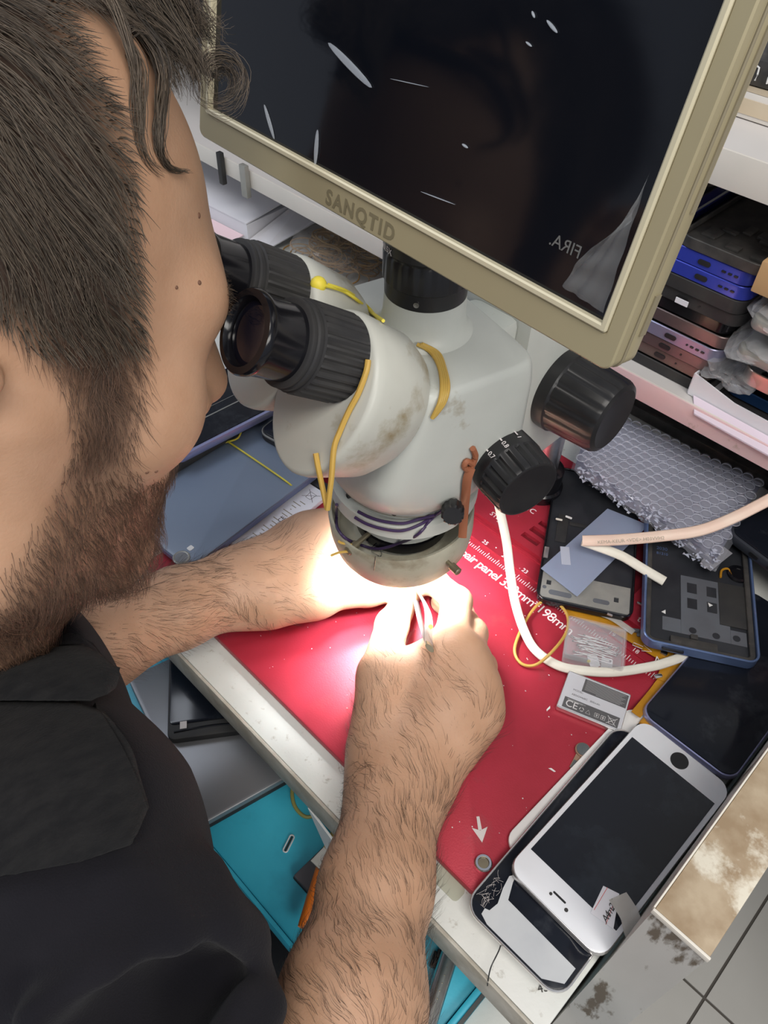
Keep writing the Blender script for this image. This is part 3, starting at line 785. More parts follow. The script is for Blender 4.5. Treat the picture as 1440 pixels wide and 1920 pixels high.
# blue rimmed housing, opened
t = thing('opened_phone', 'opened blue rimmed phone housing with a grey sticker inside', 'phone housing', V(0, 0, .0118), math.radians(31))
bl = at(1206, 1198, .0205); R_ = Euler((0, 0, math.radians(31))).to_matrix()
hw, hl = .0785, .152
cc = bl + R_ @ Vector((hw/2, hl/2, 0)); t.location = (cc.x, cc.y, TZ+.0118)
bm = B(); rim(bm, hw, hl, .0085, .0016, 0, .0088); obj('rim', bm, M_['bluef'], t)
bm = B(); rr(bm, hw-.0034, hl-.0034, .0070, .0002, .0030, .0004); obj('inner_shell', bm, M_['dkplate'], t)
bm = B(); rim(bm, hw-.0036, hl-.0036, .0065, .0038, .0031, .0062); obj('inner_rail', bm, M_['blkdust'], t)
bm = B(); holes_plate(bm, -.0120, .0220, -.0600, -.0060, [(-.0075, -.0005, -.0360, -.0265), (.0065, .0135, -.0360, -.0265), (-.0075, -.0005, -.0215, -.0120), (.0065, .0135, -.0215, -.0120)], .0031, .0034)
box(bm, -.0250, -.0121, -.0600, -.0480, .0031, .0034); box(bm, .0221, .0330, -.0600, -.0480, .0031, .0034)
obj('sticker', bm, M_['stick'], t, smooth=False, label='grey sticker with four square cut-outs')
bm = B(); box(bm, .0150, .0345, -.0450, -.0060, .0031, .0040, .0003); obj('foam_pad', bm, M_['blkm'], t)
bm = B()
for x, y in ((-.004, -.0555), (.012, -.0560), (.026, -.0545)): lathe(bm, [(.0026, .0034), (.0026, .0036)], 20, T(x, y, 0))
o = obj('dots', bm, M_['dkplate'], t); o['kind'] = 'stuff'
bm = B(); box(bm, -.020, .012, -.0720, -.0650, .0031, .0060, .0008); box(bm, -.0060, -.0010, -.0640, -.0600, .0031, .0056, .0008); obj('speaker_box', bm, M_['blkdust'], t)
bm = B(); rr(bm, .0150, .0022, .0011, .0030, .0052, 0); bmesh.ops.transform(bm, matrix=T(-.018, -.0762, .0040, 0, PI/2) @ T(0, 0, -.0041), verts=bm.verts); obj('port', bm, M_['blk'], t)
letters('lettering', '2030', .0042, T(-.0300, .0160, .00305, 0), M_['bluef'], t, .0001)
letters('lettering', 'B1210', .0034, T(-.0300, .0110, .00305, 0), M_['bluef'], t, .0001)
bm = B(); lathe(bm, [(.0080, .0031), (.0080, .0048), (.0060, .0052), (.0058, .0040)], 28, T(.0300, .0060, 0)); obj('camera_ring', bm, M_['blkg'], t)
bm = B(); tube(bm, [(.017, -.001, .0040), (.018, .006, .0045), (.0225, .0085, .0045), (.0245, .0030, .0042)], .0009, 6); obj('flex', bm, M_['flex'], t)
for i, (px, py) in enumerate(((1240, 1147), (1330, 1138))):
    q = at(px, py, .0150)
    bm = B(); poly(bm, [(0, 0), (.0032, .0004), (.0012, .0036)], 0, .0002)
    tag(obj('paper_scrap', bm, M_['white'], None, loc=q, rotz=i*1.1, smooth=False), ['tiny white paper scrap at the left corner inside the blue housing', 'tiny white paper scrap on the grey sticker in the blue housing'][i], 'scrap', 'paper scraps in the blue housing')
# back of a phone display with foil
t = thing('display_unit', 'black phone display unit lying foil side up on the tool compartments', 'phone part', V(0, 0, .0046), math.radians(30.5))
bl = at(1004, 1121, .0105); R_ = Euler((0, 0, math.radians(30.5))).to_matrix()
hw, hl = .0705, .146
cc = bl + R_ @ Vector((hw/2, hl/2, 0)); t.location = (cc.x, cc.y, TZ+.0046)
bm = B(); rr(bm, hw-.002, hl-.002, .0085, 0, .0040, .0006); obj('back_foil', bm, M_['dkplate'], t)
bm = B(); rim(bm, hw, hl, .0090, .0016, .0002, .0058); obj('frame', bm, M_['blkg'], t)
bm = B(); holes_plate(bm, -.0325, .0325, -.0690, -.0440, [(-.0290, -.0255, -.0570, -.0525), (.0210, .0245, -.0600, -.0555)], .0041, .0048); obj('metal_plate', bm, M_['plate'], t, smooth=False, label='grey metal plate with cut-outs')
for x, y, w_, l_ in ((-.018, -.0635, .017, .0045), (.012, -.0625, .012, .0040), (-.030, -.0600, .003, .003)):
    bm = B(); rr(bm, w_, l_, l_*.48, .0048, .0050, 0, x, y); obj('pad', bm, M_['stick'], t)
bm = B(); box(bm, -.0275, -.0190, -.012, .018, .0041, .0046, .0003); box(bm, -.018, -.004, .008, .012, .0041, .0046, .0002); obj('flex_strip', bm, M_['blkm'], t)
bm = B(); box(bm, -.0345, -.0310, -.0330, -.0220, .0059, .0070, .0003); obj('clip', bm, M_['silver'], t)
for i, (px, py, r_) in enumerate(((1048, 975, .5), (1066, 971, .3))):
    q = at(px, py, .0110); bm = B(); rr(bm, .0055, .0016, .0006, 0, .0012, .0003)
    tag(obj('rubber_bit', bm, [M_['rimw'], M_['white']][i], None, loc=q, rotz=r_), ['cream sliver on the black display unit', 'white sliver on the black display unit'][i], 'scrap')
# frosted film strip
q = [at(*p, .0112) for p in ((1014, 1066), (1082, 1119), (1216, 985), (1139, 954))]
bm = B(); o0 = q[0]; poly(bm, [((p-o0).x, (p-o0).y) for p in q], 0, .0003)
tag(obj('film_strip', bm, M_['film'], None, loc=o0, smooth=False), 'bluish frosted film strip laid across the black display unit', 'film')
bm = B(); box(bm, -.0035, .0035, -.009, .009, 0, .0002)
q = at(1060, 1042, .0117)
tag(obj('protective_tab', bm, mat('tab_print', (.62, .66, .78), .4, alpha=.6), None, loc=q, rotz=math.radians(40), smooth=False), 'pale rectangular tab on the frosted film strip', 'tab')

# bubble wrap pack
bw = thing('bubble_wrap_pack', 'clear bubble wrap pack folded over grey contents under the shelf', 'bubble wrap', V(-.165, .489, .0215))
def bq(u, v):   # bilinear in the pack's quad
    a, b, c, d = Vector((-.216, .452)), Vector((-.252, .533)), Vector((-.092, .552)), Vector((-.077, .441))
    p = (a*(1-u)+d*u)*(1-v) + (b*(1-u)+c*u)*v
    return p.x+.165, p.y-.489
bm = B(); loft(bm, [[(*bq(u, v), z) for u, v in ((.02, .04), (.97, .05), (.97, .95), (.02, .95))] for z in (.0005, .0080)])
obj('contents', bm, M_['wrapi'], bw, smooth=False)
bm = B(); nu, nv = 52, 32; g_ = []
for i in range(nu+1):
    row = []
    for j in range(nv+1):
        u, v = i/nu, j/nv
        x, y = bq(u, v); e = min(u, 1-u, v, 1-v)
        z = .0098*min(1, (e*9)**.5) + .0012 + .0009*math.sin(13*u+3*v)*math.sin(9*v) + (.0014*math.sin(57*u+9*v)*(1 if v < .12 else .15))
        row.append(bm.verts.new((x, y, z)))
    g_.append(row)
for i in range(nu):
    for j in range(nv): bm.faces.new((g_[i][j], g_[i+1][j], g_[i+1][j+1], g_[i][j+1]))
obj('film_sheet', bm, M_['wrapc'], bw)
bm = B(); cnt = 0
for j in range(11):
    for i in range(17):
        u = .045 + (i + .5*(j % 2))/17.6; v = .10 + j/12.4
        if u > .975: continue
        x, y = bq(u, v); r = .0043
        lathe(bm, [(r, 0), (r*1.0, .0012), (r*.86, .0023), (r*.5, .0029), (.0002, .0030)], 16, T(x, y, .0107 + .0009*math.sin(13*u+3*v)*math.sin(9*v)), cap0=False, cap1=False)
o = obj('bubbles', bm, M_['wrapc'], bw); o['kind'] = 'stuff'
bm = B()
for j in range(11):
    for i in range(17):
        u = .045 + (i + .5*(j % 2))/17.6; v = .10 + j/12.4
        if u > .975: continue
        x, y = bq(u, v); z = .0109 + .0009*math.sin(13*u+3*v)*math.sin(9*v)
        lathe(bm, [(.0039, 0), (.0043, .0004), (.0046, 0)], 16, T(x, y, z), cap0=False, cap1=False)
o = obj('bubble_rims', bm, M_['wrapr'], bw); o['kind'] = 'stuff'
bm = B(); rnd = random.Random(5)
for k in range(260):
    u = rnd.uniform(.05, .99); v = rnd.uniform(-.03, .085)
    x, y = bq(u, v); s = rnd.uniform(.001, .0028); z = .0008+max(0, v+.03)*.085
    a = rnd.uniform(0, 6.28)
    p = [Vector((x+s*math.cos(a+k_*2.1)*rnd.uniform(.5, 1.3), y+s*.7*math.sin(a+k_*2.1), z+rnd.uniform(-.0002, .0022))) for k_ in range(3)]
    bm.faces.new([bm.verts.new(q_) for q_ in p])
o = obj('crinkled_edge', bm, mat('crinkle', (.72, .76, .92), .15, alpha=.55, spec=1.0), bw, smooth=False); o['kind'] = 'stuff'
q = [at(*p, .0225) for p in ((1312, 1056), (1333, 1070), (1374, 1037), (1345, 1015))]
bm = B(); poly(bm, [(p.x+.165, p.y-.489) for p in q], .0004, .0007); obj('film_tail', bm, mat('grey_film', (.42, .42, .46), .2, alpha=.5), bw, smooth=False)
# black sheet with pale letters beneath the shelf
t = thing('black_package', 'flat black package with pale lettering lying under the shelf behind the bubble wrap', 'package', V(-.03, .66, -.0066))
bm = B(); rr(bm, .42, .15, .004, 0, .012, .002); obj('sleeve', bm, M_['blkdust'], t)
letters('lettering', 'A4m', .034, T(-.135, -.045, .0122, math.radians(8)), mat('pale_letters', (.20, .20, .21), .6), t)
# black phone at the far right
q = at(1362, 992, .031); R_ = Euler((0, 0, math.radians(-9))).to_matrix()
t = thing('black_phone', 'thick black phone at the right edge resting on the blue housing', 'phone', V(0, 0, .0212), math.radians(-9))
cc = q + R_ @ Vector((.039, .045, 0)); t.location = (cc.x, cc.y, TZ+.0212)
bm = B(); rr(bm, .078, .09, .009, 0, .0088, .0015); obj('housing', bm, mat('dark_housing', (.035, .040, .052), .4), t)
bm = B(); rr(bm, .074, .086, .008, .0085, .0100, .0006); obj('front_glass', bm, M_['pglass'], t)
for x in (-.012, .004):
    bm = B(); rr(bm, .008, .003, .0014, 0, .0006, 0); bmesh.ops.transform(bm, matrix=T(x, -.0449, .0045, 0, PI/2), verts=bm.verts); obj('side_button', bm, M_['blk'], t)
# battery
q = [at(*p, .0048) for p in ((1042, 1320), (1075, 1262), (1192, 1305), (1148, 1368))]
cc = (q[0]+q[1]+q[2]+q[3])/4
bt = thing('phone_battery', 'small silver and grey phone battery with CE mark in front of the pin box', 'battery', (cc.x, cc.y, TZ+.0002), math.radians(20))
bm = B(); rr(bm, .0435, .0310, .0012, 0, .0046, .0006); obj('cell', bm, M_['silver'], bt)
bm = B(); rr(bm, .0425, .0290, .0008, .0046, .00475, 0); obj('label', bm, mat('battery_label', (.56, .57, .61), .45), bt)
GK = mat('label_dark', (.10, .10, .105), .5); LT = mat('label_light', (.66, .66, .66), .5)
bm = B(); box(bm, -.0095, .0205, .0030, .0135, .00476, .00484); obj('dark_block', bm, GK, bt, smooth=False)
bm = B(); box(bm, -.0185, .0190, -.0138, -.0055, .00476, .00484); obj('dark_block', bm, GK, bt, smooth=False)
letters('lettering', 'CE', .0072, T(-.0170, -.0122, .00486), LT, bt, .00004, 0, .95)
letters('lettering', 'MODEL:', .0020, T(-.0150, .0012, .00478), GK, bt, .00004)
letters('lettering', 'AB043446BC   800mAh', .0020, T(-.0150, -.0026, .00478), GK, bt, .00004)
bm = B()
for k in range(9):
    box(bm, -.008 if k < 8 else 0, .0190-(k % 3)*.0012, .0124-k*.00105, .0127-k*.00105, .00485, .00489)
for k in range(4): box(bm, -.0165+k*.0001, -.004-(k % 2)*.002, -.0066-k*.0003, -.0064-k*.0003, .00485, .00488)
o = obj('fine_print', bm, mat('fine_print_ink', (.34, .34, .34), .6), bt, smooth=False); o['kind'] = 'stuff'
def ring2(bm, pts, z, r): tube(bm, [(x, y, z) for x, y in pts], r, 4, True, 1)
bm = B(); ring2(bm, [(-.0030, -.0120), (.0002, -.0120), (-.0014, -.0090)], .00487, .00016); obj('warning_triangle', bm, LT, bt)
bm = B()
for k in range(3):
    a = 2*PI*k/3; tube(bm, [(-.0058+.0014*math.cos(a+s), -.0105+.0014*math.sin(a+s), .00487) for s in (0, .8, 1.5)], .00022, 4, False, 3)
obj('recycling_mark', bm, LT, bt)
for x in (.0030, .0072):
    bm = B(); ring2(bm, [(x, -.0118), (x+.0028, -.0118), (x+.0028, -.0090), (x, -.0090)], .00487, .00018); tube(bm, [(x+.0006, -.0104, .00487), (x+.0022, -.0104, .00487)], .00018, 4); tube(bm, [(x+.0014, -.0114, .00487), (x+.0014, -.0094, .00487)], .00016, 4); obj('box_mark', bm, LT, bt)
bm = B(); ring2(bm, [(.0128, -.0125), (.0160, -.0125), (.0166, -.0085), (.0122, -.0085)], .00487, .00018)
for a_, b_ in (((.0112, -.0130), (.0176, -.0072)), ((.0176, -.0130), (.0112, -.0072))): tube(bm, [(*a_, .00487), (*b_, .00487)], .00018, 4)
obj('crossed_bin_mark', bm, LT, bt)
M_['pinm'] = mat('pin_steel', (.40, .40, .41), .42, .8)
# pin box with pins
q = [at(*p, .0120) for p in ((1056, 1228), (1070, 1155), (1175, 1178), (1170, 1248))]
cc = (q[0]+q[1]+q[2]+q[3])/4
PA = math.radians(30)
pb = thing('pin_box', 'small clear plastic box of steel pins behind the battery', 'box', (cc.x, cc.y, TZ+.0002), PA)
bm = B(); rr(bm, .0405, .0325, .0016, 0, .0009, .0003); obj('floor_plate', bm, M_['clear'], pb)
bm = B(); rim(bm, .0405, .0325, .0018, .0010, .0009, .0105); obj('wall', bm, M_['clear'], pb)
bm = B(); rim(bm, .0420, .0340, .0022, .0009, .0068, .0118); rr(bm, .0402, .0322, .0016, .0107, .0113, 0); obj('lid', bm, M_['clear'], pb)
rnd = random.Random(11); pin0 = None
Rp = Euler((0, 0, PA)).to_matrix()
for k in range(26):
    if pin0 is None:
        bm = B(); lathe(bm, [(.00005, -.0110), (.00028, -.0095), (.00028, .0100)], 6, Matrix.Rotation(PI/2, 4, 'Y')); ball(bm, (.0106, 0, 0), .00085, 8)
        o = obj('steel_pin', bm, M_['pinm'], None); pin0 = o
    else:
        o = pin0.copy(); COL.objects.link(o)
    a = rnd.uniform(-.25, .35) + (PI if rnd.random() < .45 else 0)
    lx, ly = rnd.uniform(-.0065, .0065), rnd.uniform(-.0095, .0075)
    p = Rp @ Vector((lx, ly, 0))
    o.location = (cc.x+p.x, cc.y+p.y, TZ+.0022+.0003*(k % 12)); o.rotation_euler = (0, rnd.uniform(-.04, .04), PA+a)
    tag(o, 'steel pin with ball head lying inside the clear plastic box', 'pin', 'steel pins in the clear box')
bm = B(); tube(bm, [Vector((0, -.006, .0016)), Vector((.003, -.0135, .0014)), Vector((.004, -.0148, .0013))], .00012, 6, False, 6, .0036)
tag(obj('paper_slip', bm, M_['paper'], None, loc=(cc.x, cc.y, TZ), rotz=PA), 'small white paper slip inside the clear pin box', 'paper')
bm = B(); q_ = at(1138, 1246, .001); rr(bm, .0078, .0115, .001, 0, .0003); tag(obj('paper_tab', bm, M_['paper'], None, loc=(q_.x, q_.y, TZ+.0002), rotz=PA), 'white paper tab sticking out in front of the clear pin box', 'paper')
# rubber band ring on the mat
bm = B(); pts = [(965, 1215, .003), (976, 1243, .0025), (1003, 1247, .0035), (1035, 1222, .0105), (1062, 1185, .010), (1063, 1152, .008), (1040, 1128, .006), (1012, 1131, .005), (985, 1165, .0035)]
tube(bm, [at(*p) for p in pts], .0011, 8, True, 8)
tag(obj('rubber_band', bm, M_['rubber'], None), 'round tan rubber band lying on the red mat across the cream cable', 'rubber band')
# cables
bm = B()
tube(bm, [at(*p) for p in ((930, 925, .075), (938, 960, .058), (950, 1018, .040), (957, 1075, .026), (966, 1130, .014), (983, 1183, .0058), (1005, 1220, .0040), (1045, 1247, .0040), (1090, 1257, .0042), (1150, 1260, .0045), (1220, 1250, .0062), (1262, 1238, .0078), (1302, 1222, .0085))], .0018, 12, False, 8, .0033, up=(.25, -.35, .9))
cb = tag(obj('cable', bm, M_['cable'], None), 'cream flat cable curving from the microscope across the mat to the phones', 'cable')
pc = thing('folded_cable', 'peach tinted cable coming in from the right and folded over the display unit', 'cable', V(0, 0, 0))
bm = B(); z0 = Vector((0, 0, TZ))
pp = [at(*p)-z0 for p in ((1560, 880, .100), (1500, 905, .085), (1440, 938, .070), (1370, 973, .058), (1310, 995, .050), (1240, 1005, .043), (1160, 1012, .036), (1092, 1014, .030))]
tube(bm, pp, .0022, 12, False, 8, [.0042][0], up=(.2, -.5, .8)); obj('upper_run', bm, M_['cablep'], pc)
bm = B(); tube(bm, [at(*p)-z0 for p in ((1092, 1015, .0275), (1118, 1024, .0255), (1165, 1042, .0235), (1205, 1066, .0215), (1246, 1090, .0195))], .0018, 12, False, 8, .0036, up=(.2, -.5, .8)); obj('lower_run', bm, M_['cable'], pc, label='cream lower run')
p0 = at(1250, 1009, .0455)-z0; p1 = at(1120, 1018, .0345)-z0
dv = (p0-p1).normalized(); up_ = Vector((.2, -.5, .8)); sx = dv; ny = (up_ - sx*up_.dot(sx)).normalized(); sy = ny.cross(sx)
Mx = Matrix(((sx.x, sy.x, ny.x, p1.x), (sx.y, sy.y, ny.y, p1.y), (sx.z, sy.z, ny.z, p1.z), (0, 0, 0, 1)))
letters('print', 'KEMA-KEUR <VDE> H03VVH2', .0036, Mx @ T(0, -.0012, .0024), M_['printg'], pc, .00005)
# amber flex ribbons and small hardware between the phones
bm = B()
tube(bm, [at(*p) for p in ((1062, 1142, .0035), (1100, 1152, .0030), (1150, 1172, .0028), (1195, 1198, .0030), (1235, 1222, .0030), (1262, 1232, .0030))], .00025, 8, False, 8, .0058)
fx = thing('flex_cable', 'amber flex ribbon with printed arrow running behind the pin box', 'flex cable', V(0, 0, 0))
o = obj('ribbon', bm, M_['flex'], fx); o.location = (0, 0, -TZ)
A0, A1 = at(1187, 1207, .0036)-z0, at(1222, 1222, .0036)-z0
d_ = (A1-A0).normalized(); n_ = Vector((-d_.y, d_.x, 0))
bm = B(); tube(bm, [A0+n_*.0012, A0+d_*.007+n_*.0012, A0+d_*.007+n_*.0028, A1, A0+d_*.007-n_*.0028, A0+d_*.007-n_*.0012, A0-n_*.0012], .00022, 5, True, 1); obj('printed_arrow', bm, M_['ink'], fx)
letters('lettering', 'MI', .0075, Matrix.Translation(at(1226, 1240, .0036)-z0) @ Euler((0, 0, math.atan2(d_.y, d_.x))).to_matrix().to_4x4(), M_['ink'], fx)
for i, pts in enumerate((((1192, 1340, .0080), (1225, 1300, .0030), (1250, 1268, .0028), (1285, 1240, .0030)), ((1256, 1236, .0036), (1244, 1262, .0034), (1240, 1276, .0032)))):
    bm = B(); tube(bm, [at(*p) for p in pts], .00025, 8, False, 8, [.0034, .0030][i])
    tag(obj('flex_cable', bm, M_['flex'], None), ['amber flex ribbon along the left edge of the glossy black phone', 'short amber flex tab at the end of the cream cable'][i], 'flex cable')
bits = [(1186, 1182, .0035, .012, .0030, 35, 'stick', 'dark flat metal contact on the amber ribbon nearest the pin box'), (1212, 1192, .0035, .014, .0026, 40, 'stick', 'longer dark metal contact beside the amber ribbon'), (1232, 1210, .0030, .007, .0030, 50, 'steel', 'short steel bracket between the amber ribbon and blue housing'), (1245, 1224, .0030, .005, .0035, 10, 'steel', 'small square steel nut near the end of the amber ribbon'),
        (1204, 1137, .0050, .009, .0020, 15, 'steel', 'thin steel sliver left of the blue housing corner'), (1212, 1155, .0050, .007, .0050, 25, 'silver', 'silver square tab left of the blue housing corner'), (1246, 1026, .0050, .012, .0030, -50, 'steel', 'steel bracket above the blue gem left of the housing'), (1252, 1050, .0050, .010, .0040, -70, 'plate', 'grey bracket touching the left rim of the blue housing'), (1222, 1058, .0050, .016, .0024, -30, 'blk', 'black plastic strip below the blue gem'), (1234, 1268, .0032, .006, .0030, 60, 'chrome', 'chrome screw end under the cream cable'), (1138, 1166, .0120, .004, .0015, 20, 'silver', 'tiny silver pad at the edge of the display unit')]
for px, py, h, l_, w_, an, mm, lb in bits:
    q = at(px, py, .004); bm = B(); rr(bm, l_, w_, w_*.35, 0, .0016, .0004)
    if l_ > .008: lathe(bm, [(w_*.35, .0016), (w_*.35, .0022), (w_*.15, .0022)], 12, T(l_*.3, 0, 0))
    tag(obj('metal_bit', bm, M_[mm], None, loc=(q.x, q.y, TZ+h), rotz=math.radians(an)), lb, 'small part')
q = at(1226, 1044, .006); bm = B(); lathe(bm, [(.0014, 0), (.0026, .0008), (.0026, .0022), (.0016, .0030)], 8)
tag(obj('blue_gem', bm, mat('blue_gem', (.02, .03, .60), .1, coat=.5), None, loc=(q.x, q.y, TZ+.0048)), 'bright blue plastic gem between the display unit and the blue housing', 'small part')
# clear fingernail-like sliver behind pin box
bm = B(); tube(bm, [at(1122, 1148, .0060), at(1150, 1160, .0062), at(1188, 1186, .0064)], .0003, 8, False, 6, .0026)
tag(obj('plastic_spudger', bm, mat('clear_pick', (.60, .58, .55), .15, alpha=.5), None), 'clear plastic spudger tip sticking out behind the pin box', 'tool')
# vibration motor on the mat
q = at(1092, 1408, 0); vm = thing('vibration_motor', 'tiny round vibration motor with tab lying on the red mat near the phones', 'small part', (q.x, q.y, TZ+.0002), math.radians(-78))
bm = B(); lathe(bm, [(.0050, 0), (.0050, .0016), (.0046, .0020)], 32); box(bm, -.0020, .0150, -.0026, .0026, 0, .0006); obj('base', bm, M_['rubberb'] if False else mat('tan_film', (.30, .19, .13), .5), vm)
bm = B(); lathe(bm, [(.0042, .0020), (.0042, .0026), (.0036, .0028)], 32); obj('disc', bm, mat('motor_grey', (.10, .115, .12), .4), vm)
bm = B(); box(bm, .0090, .0152, -.0021, .0021, .0006, .0012, .0002); obj('tab', bm, mat('motor_grey2', (.10, .11, .115), .4), vm)
# crumbs on the mat
bm = B(); rnd = random.Random(9)
for k in range(130):
    x, y = rnd.uniform(MX0+.09, MX1-.005), rnd.uniform(MY0+.008, .46); z = .0002 if y < .371 else .0045
    s = rnd.uniform(.0002, .0007)
    ball(bm, (x, y, TZ+z+s*.5), s, 5, (1, rnd.uniform(.5, 1), .6))
tag(obj('crumbs', bm, M_['white'], None), 'tiny white crumbs scattered over the red mat and its compartments', 'crumbs', None, 'stuff')
for i, (px, py, a, lb) in enumerate(((1031, 1324, .5, 'white paper fleck on the mat left of the battery'), (1028, 1441, 2.2, 'bent white fleck on the mat left of the vibration motor'))):
    q = at(px, py, 0); bm = B(); poly(bm, [(0, 0), (.0040, .0006), (.0046, .0016), (.0012, .0014)], 0, .0004)
    tag(obj('paper_fleck', bm, M_['white'], None, loc=(q.x, q.y, TZ+.0002), rotz=a-2.2, smooth=False), lb, 'scrap')
q = at(1104, 1240, .001); bm = B(); lathe(bm, [(.0002, 0), (.0014, .0004), (.0012, .0014), (.0003, .0022)], 7); tag(obj('yellow_bit', bm, M_['rubbery'], None, loc=(q.x, q.y, TZ+.0002)), 'tiny yellow plastic bit in front of the clear pin box', 'scrap')
# hair on the bench edge
bm = B(); tube(bm, [at(941, 1742, .003), at(938, 1775, .004), at(920, 1815, .002), at(914, 1848, -.010)], .00035, 6)
tag(obj('black_thread', bm, M_['blk'], None), 'black wire thread lying over the bench front edge below the cracked phone', 'thread')
letters_ = tag(letters('pen_marks', '4SIF', .0060, Matrix.Translation(at(1010, 1862, -.0067)) @ Euler((0, 0, math.radians(55))).to_matrix().to_4x4(), M_['blkdust']), 'small dark pen scribble on the bench corner below the cracked phone', 'marks')
# tape patch on the bench strip
bm = B(); q = at(838, 1655, -.007); rr(bm, .022, .010, .003, 0, .0003); tag(obj('clear_tape_patch', bm, mat('yellowed_tape', (.60, .62, .50), .15, alpha=.5), None, loc=(q.x, q.y, TZ-.0068), rotz=0), 'yellowed clear tape patch on the bench strip right of the forearm', 'tape')

# ================================================================= LEFT STACK
t = thing('slate_phone', 'slate blue phone lying face down left of the microscope, a round camera at its corner', 'phone', V(-.4030, .2450, .0058), math.radians(5.0))
bm = B(); rr(bm, .086, .165, .0065, 0, .0082, .0018); obj('back_cover', bm, M_['tab'], t)
bm = B(); rim(bm, .0866, .1656, .0068, .0010, .0016, .0066); obj('edge_frame', bm, M_['tabe'], t)
q = at(340, 1045, .0145); m_ = Matrix.Rotation(math.radians(-5), 3, 'Z') @ (q - Vector((-.4030, .2450, q.z)))
bm = B(); lathe(bm, [(.0065, .0080), (.0065, .0088), (.0056, .0092), (.0050, .0089)], 36, T(m_.x, m_.y, 0)); cr = obj('camera_ring', bm, M_['plate'], t)
bm = B(); lathe(bm, [(.0050, .0082), (.0048, .0090), (.0012, .0091)], 30, T(m_.x, m_.y, 0)); obj('camera_lens', bm, mat('grey_lens', (.20, .21, .23), .2), cr)
q = at(357, 1027, .0145); m_ = Matrix.Rotation(math.radians(-5), 3, 'Z') @ (q - Vector((-.4030, .2450, q.z)))
bm = B(); rr(bm, .0042, .0046, .001, .0080, .0085, 0, m_.x, m_.y); obj('flash', bm, M_['white'], t)
t = thing('banded_phone', 'black phone crossed by yellow rubber bands on the far end of the slate phone', 'phone', V(-.4060, .3660, .0144), math.radians(9))
bm = B(); rr(bm, .0720, .135, .0095, 0, .0082, .0020); obj('housing', bm, M_['blkm'], t)
bm = B(); rr(bm, .0690, .132, .0085, .0078, .0090, .0005); obj('front_glass', bm, M_['pglass'], t)
bm = B(); rim(bm, .0722, .1352, .0096, .0010, .0060, .0080); obj('rim', bm, M_['plate'], t)
t = thing('lavender_edged_phone', 'black glossy phone with bright lavender edge, topmost of the left stack', 'phone', V(-.4730, .3000, .0238), math.radians(-3.0))
bm = B(); rr(bm, .0760, .160, .0080, 0, .0085, .0026); obj('housing', bm, M_['lav'], t)
bm = B(); rr(bm, .0705, .155, .0070, .0080, .0094, .0006); obj('front_glass', bm, M_['pglass'], t)
bm = B(); box(bm, .0100, .0112, -.07, .07, .0095, .0097); box(bm, .0010, .0014, -.07, .07, .0095, .0097); obj('painted_reflections', bm, M_['plate'], t)  # reflections on the glass drawn as thin pale strips
t = thing('dark_slab', 'dark phone back under the lavender edged phone', 'phone part', V(-.4760, .2600, .0145), math.radians(2))
bm = B(); rr(bm, .066, .120, .006, 0, .0088, .002); obj('shell', bm, M_['blkm'], t)
for i, (pts, lb) in enumerate(((((418, 822, .0160), (435, 833, .0160), (490, 870, .0155), (540, 905, .0150), (550, 916, .0100)), 'straight yellow rubber band across the slate phone'), (((520, 792, .0250), (545, 800, .0250), (527, 832, .0245), (560, 815, .0245), (582, 800, .0250)), 'yellow rubber band in a V on the banded black phone'), (((420, 830, .0160), (445, 822, .0165), (452, 806, .0220), (440, 812, .0200)), 'yellow rubber band loop at the lavender edge'))):
    bm = B(); tube(bm, [at(*p) for p in pts], .0008, 8); tag(obj('rubber_band', bm, M_['rubbery'], None), lb, 'rubber band')
t = thing('white_battery', 'white battery pack with crossed bin mark between slate phone and left hand', 'battery', V(-.3620, .2520, .0002), math.radians(5.5))
bm = B(); rr(bm, .0420, .0880, .0020, 0, .0050, .0012); obj('cell', bm, M_['paper'], t)
bm = B(); box(bm, -.0200, .0200, .0445, .0530, 0, .0055, .001); obj('circuit_cap', bm, M_['blkm'], t)
bm = B(); box(bm, .0040, .0190, -.0490, -.0445, .0005, .0046, .0008); obj('end_tab', bm, M_['white'], t)
bm = B(); ring2(bm, [(.0085, .0300), (.0135, .0300), (.0142, .0370), (.0078, .0370)], .0051, .00022)
for a_, b_ in (((.0050, .0290), (.0172, .0385)), ((.0172, .0290), (.0050, .0385))): tube(bm, [(*a_, .0051), (*b_, .0051)], .00018, 4)
obj('crossed_bin_mark', bm, M_['blkm'], t)
letters('lettering', 'CE', .0055, T(.0130, -.0040, .0051, PI/2), M_['blkm'], t, .00004)
bm = B()
for k in range(16): box(bm, .0085 - (k % 3)*.002, .0098 + (k % 4)*.0015, -.034+k*.0038, -.0332+k*.0038, .00505, .00512)
o = obj('fine_print', bm, M_['printg'], t, smooth=False); o['kind'] = 'stuff'

